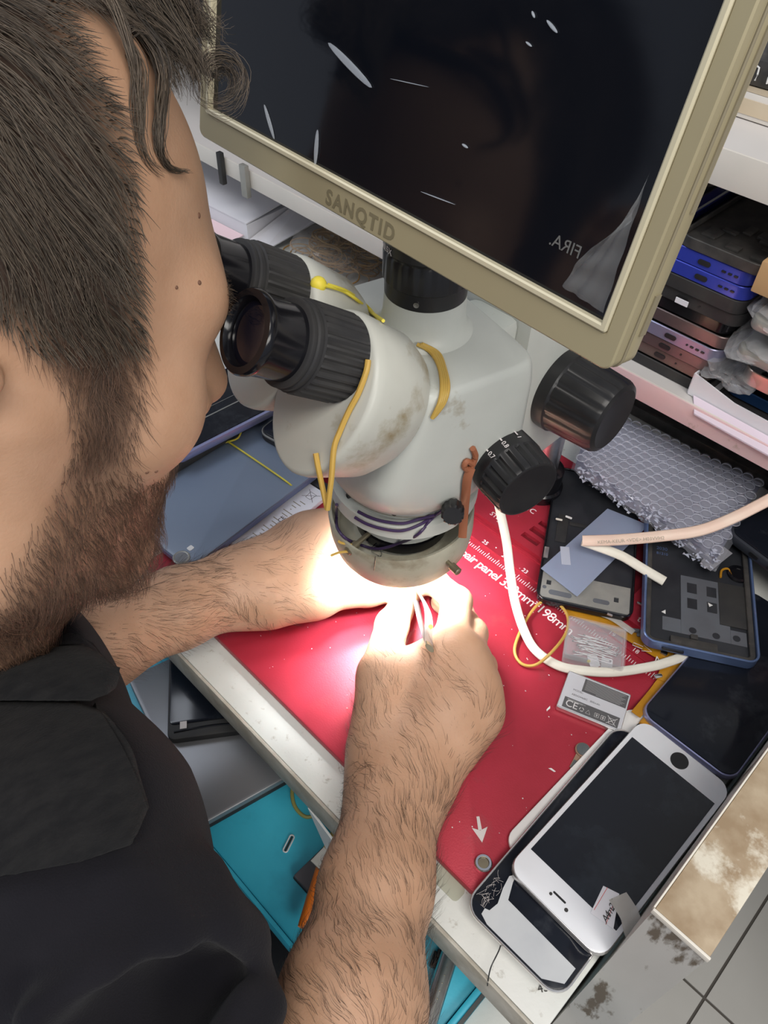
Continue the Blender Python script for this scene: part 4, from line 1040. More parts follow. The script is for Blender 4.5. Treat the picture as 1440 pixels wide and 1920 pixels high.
# ================================================================= UNDER THE LEFT SHELF
t = thing('open_carton', 'open white carton with raised flaps under the shelf at the left', 'carton', V(-.81, .560, -.0066), math.radians(4))
bm = B(); box(bm, -.085, .085, -.055, .055, 0, .030); obj('body', bm, M_['paper'], t, smooth=False)
bm = B(); loft(bm, [[(-.085, -.0555, .0305), (.085, -.0555, .0305), (.085, .055, .040), (-.085, .055, .040)], [(-.085, -.0555, .0320), (.085, -.0555, .0320), (.085, .055, .0415), (-.085, .055, .0415)]]); obj('lid_flap', bm, M_['paper'], t, smooth=False)
bm = B(); loft(bm, [[(.0865, -.058, .010), (.112, -.062, .006), (.120, .050, .018), (.0865, .058, .036)], [(.0865, -.058, .0115), (.112, -.062, .0075), (.121, .050, .0195), (.0865, .058, .0375)]]); obj('side_flap', bm, M_['paper'], t, smooth=False)
bm = B(); loft(bm, [[(-.08, -.0565, .016), (.080, -.0565, .016), (.074, -.075, .009), (-.07, -.075, .009)], [(-.08, -.058, .017), (.080, -.058, .017), (.074, -.0765, .010), (-.07, -.0765, .010)]]); obj('front_flap', bm, mat('pink_flap', (.80, .60, .64), .6), t, smooth=False, label='front flap tinted pink')
t = thing('white_carton', 'closed white carton standing behind the open carton at the far left', 'carton', V(-.92, .715, -.0066), math.radians(2))
bm = B(); box(bm, -.12, .12, -.045, .09, 0, .060, .001); obj('body', bm, M_['paper'], t)
bm = B(); box(bm, -.02, .0, -.0456, .09, .0602, .0606); obj('tape', bm, mat('grey_tape', (.5, .48, .46), .3), t)
# brown bands in a clear bag
bg = thing('bag_of_bands', 'clear crumpled bag full of brown rubber bands behind the microscope', 'bag', V(-.610, .575, -.0066))
bm = B(); rnd = random.Random(21)
for k in range(85):
    a0 = rnd.uniform(0, 6.28); cx_, cy_, cz_ = rnd.uniform(-.045, .042), rnd.uniform(-.05, .045), rnd.uniform(.004, .036)
    r_ = rnd.uniform(.012, .024); tl = rnd.uniform(-.5, .5)
    tube(bm, [(cx_+r_*math.cos(a0+s)*rnd.uniform(.8, 1.1), cy_+r_*.7*math.sin(a0+s), max(.002, cz_+tl*r_*math.sin(a0+s)*.5)) for s in (0, 1.1, 2.2, 3.2, 4.3, 5.3)], .0009, 5, True, 4)
o = obj('bands', bm, mat('brown_bands', (.34, .21, .07), .5, var=(.22, .12, .04), vscale=25), bg); o['kind'] = 'stuff'
def blob(name, rx, ry, rz, m, parent, seed, cz=0.0, n=26, amp=.18):
    bm = B(); rs = bmesh.ops.create_icosphere(bm, subdivisions=4, radius=1.0)
    from mathutils import noise as mn
    for v in bm.verts:
        d = v.co.normalized(); q_ = 1 + amp*mn.noise(d*2.2+Vector((seed, 0, 0))) + amp*.6*abs(mn.noise(d*5+Vector((0, seed, 0)))) - amp*.5*abs(mn.noise(d*11+Vector((0, 0, seed))))
        sq = (abs(d.x)**4+abs(d.y)**4+abs(d.z)**4)**(-.25)
        v.co = Vector((d.x*rx*q_*sq, d.y*ry*q_*sq, max(0, rz + d.z*rz*q_*sq) + cz))
    return obj(name, bm, m, parent, angle=14)
blob('bag_film', .055, .062, .022, mat('bag_film_clear', (.75, .72, .70), .10, alpha=.14, spec=1.0), bg, 2.0)
t = thing('dark_red_box', 'dark red box behind the bag of brown bands', 'box', V(-.745, .720, -.0066))
bm = B(); box(bm, -.05, .050, -.03, .05, 0, .050, .001); obj('body', bm, mat('maroon_card', (.13, .03, .03), .6), t)
t = thing('black_device', 'black device with a white label behind the camera port under the shelf', 'device', V(-.580, .730, -.0066), math.radians(-8))
bm = B(); box(bm, -.05, .06, -.05, .06, 0, .062, .003); obj('case', bm, M_['blkm'], t)
bm = B(); box(bm, -.0505, .0605, -.0525, -.0505, .006, .016, .0008); obj('white_trim', bm, M_['white'], t)
for i, (x0, lb) in enumerate(((398+18, 'thin dark cable clip wrapped round the lower shelf edge, nearest the head'), (398+62, 'thicker grey cable clip wrapped round the lower shelf edge'))):
    p = aty(x0, 285+i*30, .4985); bm = B(); box(bm, -.0035+i*0, .0035 + i*.003, -.0030, .0030, -.006, .0290, .001)
    tag(obj('cable_clip', bm, M_['blkm'] if i == 0 else M_['plate'], None, loc=(p.x, .4955, TZ+.078)), lb, 'clip')

# ================================================================= SHELF STACKS
def shelf_phone(name, label, x0, x1, h0, th, frame, inner, tilt=0.0, y0=.512, depth=.15, port=0, spk=0, group='phone frames stacked on the lower shelf', detail=1):
    w = x1-x0
    t = thing(name, label, 'phone part', V((x0+x1)/2, y0+depth/2, h0), 0, group, (0, tilt, 0))
    bm = B(); rim(bm, w, depth, .0105, .0016, 0, th); obj('frame', bm, frame, t)
    bm = B(); rr(bm, w-.0034, depth-.0034, .0090, .0006, th*.55, .0008); obj('mid_plate', bm, inner, t)
    if detail:
        bm = B(); rnd = random.Random(sum(map(ord, label)))
        for k in range(9):
            a = rnd.uniform(-w*.40, w*.25); b_ = -depth/2 + rnd.uniform(.006, .045); box(bm, a, a+rnd.uniform(.006, .018), b_, b_+rnd.uniform(.004, .014), th*.55, th*.55+rnd.uniform(.0006, .0022), .0003)
        o = obj('components', bm, M_['blkdust'], t); o['kind'] = 'stuff'
    if port:
        bm = B(); rr(bm, .0095, .0036, .0018, -.0004, .0006, 0); bmesh.ops.transform(bm, matrix=T(port, -depth/2-.0002, th*.5, 0, PI/2), verts=bm.verts); obj('usb_port', bm, M_['blk'], t)
        bm = B(); lathe(bm, [(.0008, -.0003), (.0008, .0005)], 10, T(port+.014, -depth/2-.0001, th*.5, 0, PI/2)); obj('microphone_hole', bm, M_['blk'], t)
    for k in range(spk):
        bm = B(); rr(bm, .0030, .0014, .0007, -.0003, .0006, 0); bmesh.ops.transform(bm, matrix=T((.017 + k*.0045)*(1 if port < .01 else -1), -depth/2-.0002, th*.5, 0, PI/2), verts=bm.verts); obj('speaker_slot', bm, M_['blk'], t)
    return t
M_['ultra'] = mat('ultramarine_frame', (.035, .055, .42), .28, .25)
M_['lavf'] = mat('iridescent_frame', (.26, .29, .42), .32, .5, var=(.34, .28, .40), vscale=25)
M_['rose'] = mat('rose_grey_frame', (.13, .10, .10), .36, .5, var=(.19, .14, .135), vscale=18)
M_['bronze'] = mat('bronze_frame', (.17, .13, .115), .36, .5, var=(.12, .10, .09), vscale=18)
M_['champ'] = mat('champagne_frame', (.55, .46, .40), .28, .8)
SPL = [(-.2320, -.1560, .1004, .0088, 'blkm', 'dkplate', .006, 0, 0, 'black phone shell at the bottom of the shelf stack'),
       (-.2340, -.1590, .1096, .0096, 'bronze', 'blkdust', .006, -.004, 0, 'bronze phone frame, second from the bottom of the shelf stack'),
       (-.2345, -.1585, .1196, .0098, 'rose', 'blkdust', .005, -.002, 0, 'brownish phone frame just under the iridescent one'),
       (-.2345, -.1560, .1298, .0105, 'lavf', 'blkdust', .004, -.001, 3, 'iridescent silver lilac phone frame in the middle of the shelf stack'),
       (-.2300, -.1540, .1410, .0100, 'rose', 'blkdust', .003, 0, 0, 'dark phone frame with rosy rim above the iridescent one'),
       (-.2320, -.1580, .1514, .0092, 'blkg', 'blkdust', .002, 0, 0, 'glossy black phone frame with chrome line in the shelf stack'),
       (-.2330, -.1530, .1610, .0100, 'blkm', 'dkplate', -.001, -.005, 0, 'dusty black phone frame with small white label in the shelf stack'),
       (-.2350, -.1540, .1715, .0104, 'blkm', 'dkplate', -.002, 0, 0, 'matt black phone shell right under the blue pair'),
       (-.2290, -.1540, .1824, .0100, 'ultra', 'dkplate', -.004, .002, 3, 'lower bright blue phone frame of the pair in the stack'),
       (-.2300, -.1555, .1928, .0105, 'ultra', 'dkplate', -.004, .002, 3, 'upper bright blue phone frame of the pair in the stack'),
       (-.2150, -.1480, .2038, .0080, 'blkdust', 'blkdust', -.004, 0, 0, 'dark bare phone chassis on top of the blue frames')]
for x0, x1, h0, th, fm, im, tl, pt, sp, lb in SPL:
    shelf_phone('gutted_phone', lb, x0, x1, h0, th, M_[fm], M_[im], tl*.2, .512 + random.Random(lb).uniform(0, .006), .15, pt, sp)
bm = B(); box(bm, -.0050, .0050, -.0004, .0004, 0, .0040); tag(obj('white_label', bm, M_['paper'], None, loc=(-.1960, .5110, TZ+.1640)), 'small white printed label on the front of the dusty black frame', 'label')
t = shelf_phone('gutted_phone', 'dark phone frame leaning far left on the blue frames in the shelf', -.2560, -.2450+.045, .2125, .0085, M_['champ'], M_['blkdust'], 0, .545, .13, 0, 0); t.rotation_euler = (0, 0, math.radians(-22)); t.location.x -= .030
t = shelf_phone('gutted_phone', 'second small phone frame standing left behind the blue pair', -.2950, -.2400, .1930, .0090, M_['lavf'], M_['dkplate'], 0, .555, .12)
t = shelf_phone('gutted_phone', 'blackened phone frame left of the stack at mid height', -.3150, -.2420, .1005, .0090, M_['blkg'], M_['dkplate'], 0, .53, .14)
# right side: wrapped phones, carton with phones
t = thing('cardboard_box', 'small brown cardboard box beside the blue frames at the right edge', 'box', V(-.115, .545, .1975), 0)
bm = B(); box(bm, -.037, .037, -.040, .05, 0, .022, .001); obj('body', bm, mat('cardboard', (.52, .33, .16), .7), t)
wr = []
for i, (x, h, lb) in enumerate(((-.1080, .1705, 'upper clear wrapped bundle at the right of the shelf stack'), (-.1090, .1465, 'lower clear wrapped bundle at the right of the shelf stack'))):
    t = thing('wrapped_phone', lb, 'wrapped phone', V(x, .560, h), 0, 'wrapped phones at the right of the shelf')
    bm = B(); rr(bm, .072, .12, .008, .005, .014, .002); obj('phone', bm, M_['plate'], t)
    blob('wrapping', .045, .062, .0100, M_['wrapg'], t, 3.0+i*4)
t = thing('lidless_carton', 'white lidless carton holding wrapped phones on the shelf at the right', 'carton', V(-.09, .565, .1006), math.radians(-2))
bm = B(); loft(bm, [[(-.075, -.058, 0), (.1, -.058, 0), (.1, .08, 0), (-.075, .08, 0)], [(-.075, -.058, .0012), (.1, -.058, .0012), (.1, .08, .0012), (-.075, .08, .0012)]]); obj('tray_floor', bm, M_['paper'], t, smooth=False)
bm = B(); box(bm, -.0762, -.0750, -.058, .08, 0, .018); obj('side_wall', bm, M_['paper'], t, smooth=False)
bm = B(); loft(bm, [[(-.075, -.0592, 0), (.1, -.0592, 0), (.1, -.0592, .012), (-.04, -.0592, .012), (-.075, -.0592, .019)], [(-.075, -.058, 0), (.1, -.058, 0), (.1, -.058, .012), (-.04, -.058, .012), (-.075, -.058, .019)]]); obj('front_wall', bm, M_['paper'], t, smooth=False)
bm = B(); loft(bm, [[(-.070, -.0600, .001), (.10, -.0600, .001), (.10, -.0720, -.004), (-.060, -.0720, -.004)], [(-.070, -.0600, .0022), (.10, -.0600, .0022), (.10, -.0720, -.0028), (-.060, -.0720, -.0028)]]); obj('front_flap', bm, mat('lilac_flap', (.74, .64, .74), .6), t, smooth=False)
t = shelf_phone('blue_phone', 'dark blue phone inside the lidless carton', -.1480, -.0760, .1060, .0090, mat('navy_frame', (.02, .06, .16), .2, .5), M_['pglass'], 0, .524, .12, 0, 0, None, 0)
t = shelf_phone('champagne_phone', 'black phone with champagne rim above the blue one in the carton', -.1400, -.0680, .1240, .0120, M_['champ'], M_['pglass'], 0, .518, .13, 0, 0, None, 0)
t = shelf_phone('black_slab_phone', 'black phone shell lying under the dark blue phone in the carton', -.1500, -.0780, .1022, .0036, M_['blk'], M_['blkm'], 0, .512, .12, 0, 0, None, 0)
t = thing('wrapping_film', 'crumpled clear film spilling out of the lidless carton', 'film', V(-.146, .535, .1160), 0)
blob('film', .020, .026, .0090, M_['wrapg'], t, 9.0, 0, 26, .3)
# upper shelf
t = thing('long_carton', 'long white carton with glossy tape lying on the upper shelf', 'carton', V(-.10, .60, .2776), 0)
bm = B(); box(bm, -.22, .25, -.048, .10, 0, .016, .001); obj('body', bm, M_['shelfedge'], t)
bm = B(); box(bm, -.22, .25, -.0485, -.0481, .003, .012); box(bm, -.22, .25, -.0480, -.02, .0161, .0164); obj('tape', bm, mat('tan_tape', (.55, .45, .31), .12, var=(.62, .52, .38), vscale=20), t)
t = thing('black_chassis', 'long black plastic chassis with white hooks on the upper shelf', 'chassis', V(-.165, .592, .2942), math.radians(2))
bm = B(); box(bm, -.075, .10, -.030, .06, 0, .016, .003); obj('body', bm, M_['blkdust'], t)
bm = B(); box(bm, -.060, .10, -.012, .055, .0162, .032, .004); obj('upper_step', bm, M_['blkm'], t)
for x in (-.058, -.045, -.062):
    y = -.0306 if x > -.06 else -.0126; z = .004 if x > -.06 else .020
    bm = B(); tube(bm, [(x, y, z), (x, y, z+.0075), (x+.005, y, z+.0075), (x+.005, y, z)], .0006, 6, False, 2); obj('hook', bm, M_['white'], t)
t = thing('wrapped_bundle', 'crumpled clear bag lying on the black chassis on the upper shelf', 'wrapped bundle', V(-.1450, .590, .3270), 0)
blob('bag', .050, .040, .016, M_['wrapg'], t, 14.0)
bm = B(); rr(bm, .06, .05, .01, .006, .022, .004); obj('contents', bm, M_['blkm'], t)

# ================================================================= IN THE BLUE TRAY
th_ = TRH - .0003
t = thing('grey_laptop', 'slim silver grey laptop lying in the blue tray under the bench edge', 'laptop', V(0, 0, th_))
c0 = at(369, 1550, -.084); R_ = Euler((0, 0, math.radians(-12))).to_matrix()
A = math.atan2(-.048+.0, .133); t.rotation_euler = (0, 0, math.radians(74-90+0))
RL = Euler((0, 0, math.radians(-16))).to_matrix()
# corner c0 is the lower left corner; right edge runs to (565, 1440)
e = at(565, 1440, -.084); ang = math.atan2(e.y-c0.y, e.x-c0.x); RL = Euler((0, 0, ang)).to_matrix(); t.rotation_euler = (0, 0, ang)
cc = c0 + RL @ Vector((.100, .0700, 0)); t.location = (cc.x, cc.y, TZ+th_)
bm = B(); rr(bm, .20, .14, .004, 0, .0060, .0015); obj('base', bm, M_['blkm'], t)
bm = B(); rr(bm, .20, .14, .004, .0062, .0128, .0012); obj('lid', bm, mat('silver_lid', (.26, .265, .28), .36, .4, var=(.24, .245, .26), vscale=12), t)
q0, q1, q2 = at(313, 1388, -.077), at(470, 1367, -.077), at(345, 1215, -.077)
ang = math.atan2(q1.y-q0.y, q1.x-q0.x); R_ = Euler((0, 0, ang)).to_matrix(); cc = q0 + R_ @ Vector((.034, .062, 0))
t = thing('tray_phone', 'black phone with a small white code label lying on the grey laptop', 'phone', (cc.x, cc.y, TZ-.0850), ang)
bm = B(); rr(bm, .068, .124, .006, 0, .0075, .0016); obj('housing', bm, M_['blkm'], t)
bm = B(); rr(bm, .0650, .1100, .004, .0072, .0084, .0004, 0, .0050); obj('front_glass', bm, M_['pglass'], t)
bm = B(); tube(bm, [(-.029, -.0560, .0078), (.0, -.0545, .0078), (.026, -.0560, .0078), (.030, -.0530, .0078)], .0009, 6); obj('lower_trim', bm, M_['blkg'], t)
bm = B(); box(bm, -.0245, -.0195, -.0545, -.0485, .0085, .0087); obj('code_label', bm, M_['greyink'], t)
q = at(541, 1580, -.096); t = thing('sim_tray', 'tiny white card tray lying on the blue tray', 'small part', (q.x, q.y, TZ+th_), math.radians(112))
bm = B(); rim(bm, .0135, .0042, .0020, .0009, 0, .0012); obj('rim', bm, M_['white'], t)
bm = B(); rr(bm, .0110, .0012, .0004, 0, .0008); obj('slot', bm, M_['blkm'], t)
bm = B(); tube(bm, [at(560, 1452, -.094), at(548, 1480, -.096), at(553, 1512, -.097), at(575, 1532, -.097), at(605, 1522, -.097)], .0014, 8)
tag(obj('rubber_band', bm, mat('olive_band', (.34, .32, .10), .5), None), 'olive rubber band lying on the blue tray beside the laptop', 'rubber band')
q = at(548, 1641, -.092); q1 = at(592, 1690, -.092); ang = math.atan2(q1.y-q.y, q1.x-q.x); R_ = Euler((0, 0, ang)).to_matrix(); cc = q + R_ @ Vector((.022, .0275, 0))
t = thing('grey_slab', 'dark grey flat slab on the blue tray beside the forearm', 'phone part', (cc.x, cc.y, TZ+th_), ang)
bm = B(); rr(bm, .044, .055, .001, 0, .0022, .0006); obj('base', bm, M_['blkm'], t)
bm = B(); rr(bm, .043, .054, .001, .0023, .0055, .0008); obj('cover', bm, mat('slab_grey', (.10, .095, .105), .45), t)
t = thing('screwdriver', 'orange and tan handled tool lying on the blue tray beside the forearm', 'tool', V(0, 0, 0))
p = [at(*q_)-z0 for q_ in ((632, 1560, -.0860), (620, 1590, -.0860), (606, 1628, -.0860))]
bm = B(); tube(bm, p, [.0040, .0050, .0052], 12); obj('tan_grip', bm, mat('tan_grip', (.62, .42, .12), .6, bump=.4, bscale=400), t)
p = [at(*q_)-z0 for q_ in ((606, 1630, -.0860), (588, 1685, -.0870), (566, 1740, -.0880))]
bm = B(); tube(bm, p, [.0054, .0052, .0030], 12); obj('orange_tip', bm, mat('orange_plastic', (.85, .20, .01), .45), t)
t = thing('steel_rod', 'brushed steel tube lying in the blue tray below the bench corner', 'rod', V(0, 0, 0))
bm = B(); tube(bm, [at(*q_)-z0 for q_ in ((862, 1735, -.088), (830, 1830, -.088), (796, 1935, -.088), (780, 1990, -.088))], .0058, 20); obj('shaft', bm, M_['steel'], t)
bm = B()
for k in range(5):
    p = at(836-k*4.6, 1812+k*14.6, -.0830)-z0; ball(bm, p+Vector((.0008, 0, .0001)), .0007, 6)
o = obj('notches', bm, M_['brass'], t); o['kind'] = 'stuff'
q = at(820, 1800, -.093); bm = B(); box(bm, -.004, .004, -.005, .005, 0, .006, .0016); box(bm, -.002, .003, .001, .006, .0061, .0085, .001)
tag(obj('plastic_nub', bm, M_['blkg'], None, loc=(q.x, q.y, TZ+th_), rotz=.4), 'small black plastic cap beside the steel tube', 'small part')
t = thing('white_bracket', 'broken white plastic bracket hanging below the bench edge beside the forearm', 'bracket', V(-.1630, .1225, -.0340))
bm = B(); loft(bm, [[(-.010, 0, .0), (.014, 0, -.012), (.020, 0, -.045), (.006, 0, -.040), (-.004, 0, -.016)], [(-.010, .0015, .0), (.014, .0015, -.012), (.020, .0015, -.045), (.006, .0015, -.040), (-.004, .0015, -.016)]]); obj('plate', bm, M_['white'], t, smooth=False)
bm = B(); loft(bm, [[(.004, -.012, -.044), (.022, -.010, -.047), (.022, 0, -.045), (.004, 0, -.042)], [(.004, -.012, -.0425), (.022, -.010, -.0455), (.022, 0, -.0435), (.004, 0, -.0405)]]); obj('foot', bm, M_['plate'], t, smooth=False)
# ================================================================= PERSON
def Rhead():
    yw, pt, rl = math.radians(10.8), math.radians(24.6), math.radians(3.2)
    cy_, sy_, cp, sp, cr_, sr = math.cos(yw), math.sin(yw), math.cos(pt), math.sin(pt), math.cos(rl), math.sin(rl)
    f = np.array([sy_*cp, cy_*cp, -sp]); r0 = np.array([cy_, -sy_, 0.0]); u0 = np.cross(r0, f)
    return np.array([f, r0*cr_+u0*sr, u0*cr_-r0*sr])
HR = Rhead(); HC = np.array([-.289, .066, .302])
def hl(f, r, u): return HC + np.array([f, r, u]) @ HR
def ph(px, py, h):
    q = at(px, py, h); return np.array([q.x, q.y, q.z-TZ])
def sm(a, b, k):
    h = np.maximum(k-np.abs(a-b), 0)/k
    return np.minimum(a, b)-h*h*k*.25
def ssub(a, b, k): return -sm(-a, b, k)
def cone(P, a, b, r1, r2):
    a = np.asarray(a, np.float32); b = np.asarray(b, np.float32); pa = P-a; ba = b-a
    h = np.clip(pa@ba/np.float32(ba@ba+1e-12), 0, 1)
    return np.linalg.norm(pa-h[:, None]*ba, axis=1)-(r1+(r2-r1)*h)
def ball_(P, c, r): return np.linalg.norm(P-np.asarray(c, np.float32), axis=1)-r
def ell(P, c, r):
    q = P-np.asarray(c, np.float32); r = np.asarray(r, np.float32)
    k0 = np.linalg.norm(q/r, axis=1); k1 = np.linalg.norm(q/(r*r), axis=1)
    return k0*(k0-1)/np.maximum(k1, 1e-6)
def chain(P, pts, rs, k=.004):
    d = None
    for i in range(len(pts)-1):
        e = cone(P, pts[i], pts[i+1], rs[i], rs[i+1])
        d = e if d is None else sm(d, e, k)
    return d
def head_sdf(P):
    L = ((P-HC.astype(np.float32)) @ HR.T.astype(np.float32))
    S = L.copy(); S[:, 1] = np.abs(S[:, 1])
    d = ell(S, (-.010, 0, .044), (.0975, .076, .086))
    d = sm(d, ell(S, (.042, 0, -.018), (.047, .060, .078)), .03)
    d = sm(d, cone(S, (.078, 0, .034), (.070, .042, .036), .0150, .0120), .022)
    d = sm(d, ball_(S, (.060, .045, -.010), .020), .028)
    d = sm(d, cone(S, (.000, .058, -.005), (.004, .054, -.066), .016, .017), .03)
    d = sm(d, cone(S, (.004, .054, -.066), (.074, .014, -.106), .017, .017), .03)
    d = sm(d, ball_(S, (.078, 0, -.104), .0195), .024)
    d = sm(d, ell(S, (.066, 0, -.056), (.030, .034, .034)), .024)
    d = ssub(d, ball_(S, (.098, .033, .016), .0165), .014)
    d = sm(d, ball_(S, (.0735, .032, .018), .0145), .006)
    d = sm(d, cone(S, (.088, 0, .024), (.110, 0, -.018), .0075, .0120), .012)
    d = sm(d, ball_(S, (.100, .0125, -.023), .0085), .008)
    d = sm(d, cone(S, (.094, 0, -.050), (.084, .022, -.054), .0062, .0035), .006)
    d = sm(d, cone(S, (.092, 0, -.060), (.083, .020, -.057), .0066, .0035), .005)
    # ears
    ox = .019
    hx_ = [(.004, .076, .006), (.008, .081, .024), (-.004, .087, .036), (-.019, .091, .031), (-.025, .090, .012), (-.019, .086, -.008), (-.007, .080, -.022), (.001, .077, -.028)]
    hx_ = [(a_-ox, b_, c_-.004) for a_, b_, c_ in hx_]
    e = chain(S, hx_, [.0040, .0042, .0045, .0046, .0044, .0042, .0056, .0050], .004)
    e = sm(e, cone(S, (-.012-ox, .079, .018), (-.008-ox, .077, -.020), .0090, .0060), .006)
    e = sm(e, cone(S, (-.006-ox, .082, .020), (-.015-ox, .084, .000), .0035, .0035), .004)
    e = ssub(e, ball_(S, (-.005-ox, .089, -.002), .0085), .005)
    e = sm(e, ball_(S, (.004-ox, .077, -.004), .0055), .004)
    d = sm(d, e, .007)
    # neck
    d = sm(d, cone(P, hl(-.022, 0, -.045), (-.302, -.035, .150), .060, .066), .035)
    d = sm(d, cone(P, hl(.020, 0, -.085), (-.295, .000, .140), .034, .045), .035)
    return d
RW = ph(738, 1478, .026)
def rp(*q): return ph(*q)
def rhand(P):
    mcp = [ph(846, 1222, .050), ph(876, 1248, .049), ph(892, 1290, .043), ph(893, 1338, .033)]
    w = RW
    d = cone(P, w, (mcp[0]+mcp[1])/2, .0215, .0135)
    d = sm(d, cone(P, ph(752, 1470, .024), (mcp[2]+mcp[3])/2, .0205, .0145), .016)
    for m, r in zip(mcp, (.0130, .0132, .0125, .0118)): d = sm(d, cone(P, w*.3+m*.7, m, .0135, r), .012)
    d = sm(d, cone(P, ph(800, 1455, .018), ph(886, 1348, .022), .0165, .0145), .018)      # heel of the hand
    d = sm(d, cone(P, ph(705, 1395, .030), ph(722, 1275, .036), .0175, .0150), .016)      # thumb ball
    d = sm(d, cone(P, ph(722, 1275, .036), ph(800, 1235, .040), .013, .012), .014)        # web
    fg = chain(P, [mcp[0], ph(856, 1128, .043), ph(818, 1094, .026), ph(786, 1098, .0125)], [.0125, .0103, .0092, .0072])
    fm = chain(P, [mcp[1], ph(884, 1188, .030), ph(862, 1150, .015), ph(828, 1130, .0095)], [.0128, .0106, .0095, .0078])
    fr_ = chain(P, [mcp[2], ph(902, 1250, .018), ph(878, 1215, .0100), ph(845, 1195, .0095)], [.0120, .0102, .0090, .0078])
    fp = chain(P, [mcp[3], ph(900, 1302, .0150), ph(890, 1270, .0090), ph(862, 1255, .0085)], [.0112, .0092, .0080, .0070])
    tb = chain(P, [ph(712, 1385, .032), ph(712, 1262, .041), ph(735, 1172, .030), ph(771, 1108, .0130)], [.0155, .0128, .0112, .0080])
    f = sm(sm(sm(fg, fm, .003), fr_, .003), fp, .003)
    d = sm(d, f, .010)
    return sm(d, tb, .006)
def lhand(P):
    w = ph(464, 1098, .034)
    mcp = [ph(640, 1018, .048), ph(612, 996, .048), ph(580, 1000, .042), ph(544, 1018, .034)]
    d = cone(P, w, (mcp[0]+mcp[1])/2, .0205, .0140)
    d = sm(d, cone(P, ph(458, 1090, .033), (mcp[2]+mcp[3])/2, .0190, .0140), .018)
    for m, r in zip(mcp, (.0135, .0135, .0130, .0120)): d = sm(d, cone(P, w*.35+m*.65, m, .0135, r), .012)
    d = sm(d, cone(P, ph(500, 1118, .034), ph(588, 1112, .036), .0200, .0165), .020)
    d = sm(d, cone(P, ph(588, 1112, .036), ph(640, 1040, .040), .013, .012), .016)
    fg = chain(P, [mcp[0], ph(692, 1040, .034), ph(733, 1068, .022), ph(764, 1092, .0110)], [.0128, .0105, .0095, .0075])
    fm = chain(P, [mcp[1], ph(680, 1000, .033), ph(712, 1012, .014), ph(735, 1040, .0095)], [.0130, .0108, .0097, .0080])
    fr_ = chain(P, [mcp[2], ph(645, 990, .022), ph(668, 1000, .0110), ph(690, 1005, .0095)], [.0122, .0102, .0092, .0080])
    fp = chain(P, [mcp[3], ph(590, 995, .0160), ph(618, 1000, .0095), ph(645, 1005, .0085)], [.0112, .0092, .0082, .0070])
    tb = chain(P, [ph(515, 1128, .034), ph(604, 1112, .034), ph(690, 1107, .0255), ph(764, 1107, .0120)], [.0175, .0132, .0115, .0078])
    f = sm(sm(sm(fg, fm, .003), fr_, .003), fp, .003)
    d = sm(d, f, .010)
    return sm(d, tb, .007)
R_EL = np.array([.012, -.055, .052]); R_SH = np.array([-.175, -.052, .076])
L_EL = np.array([-.345, -.070, .070]); L_SH = np.array([-.455, -.060, .070])
def arms(P):
    a1, a2 = ph(706, 1660, .036), ph(660, 1880, .046)
    d = chain(P, [RW, a1, a2, R_EL], [.0235, .0268, .0335, .0370], .012)
    d = sm(d, cone(P, ph(757, 1475, .024), a1, .0205, .0262), .012)
    d = sm(d, rhand(P), .020)
    d = sm(d, cone(P, R_EL, R_SH, .037, .040), .02)
    e = chain(P, [ph(464, 1098, .034), ph(335, 1141, .044), ph(170, 1210, .056), L_EL], [.0205, .0240, .0300, .0380], .012)
    e = sm(e, cone(P, ph(458, 1090, .033), ph(335, 1136, .043), .0190, .0235), .012)
    e = sm(e, lhand(P), .020)
    e = sm(e, cone(P, L_EL, L_SH, .040, .046), .02)
    return d, e
def torso(P, g=0.0):
    d = cone(P, (-.300, -.060, .110), R_SH, .060+g, .050+g)
    d = sm(d, cone(P, (-.310, -.060, .110), L_SH, .060+g, .050+g), .05)
    for x in (-.235, -.365):
        d = sm(d, cone(P, (x, -.085, .030), (x+.01*(-1 if x < -.3 else 1), -.290, -.300), .088+g, .098+g), .08)
    d = sm(d, cone(P, (-.300, -.050, .030), (-.300, -.120, -.060), .085+g, .085+g), .06)
    return d
def body_sdf(P):
    d = head_sdf(P); r, l = arms(P)
    d = sm(d, torso(P), .03)
    return np.minimum(sm(d, r, .012), l) if False else sm(sm(d, r, .006), l, .006)

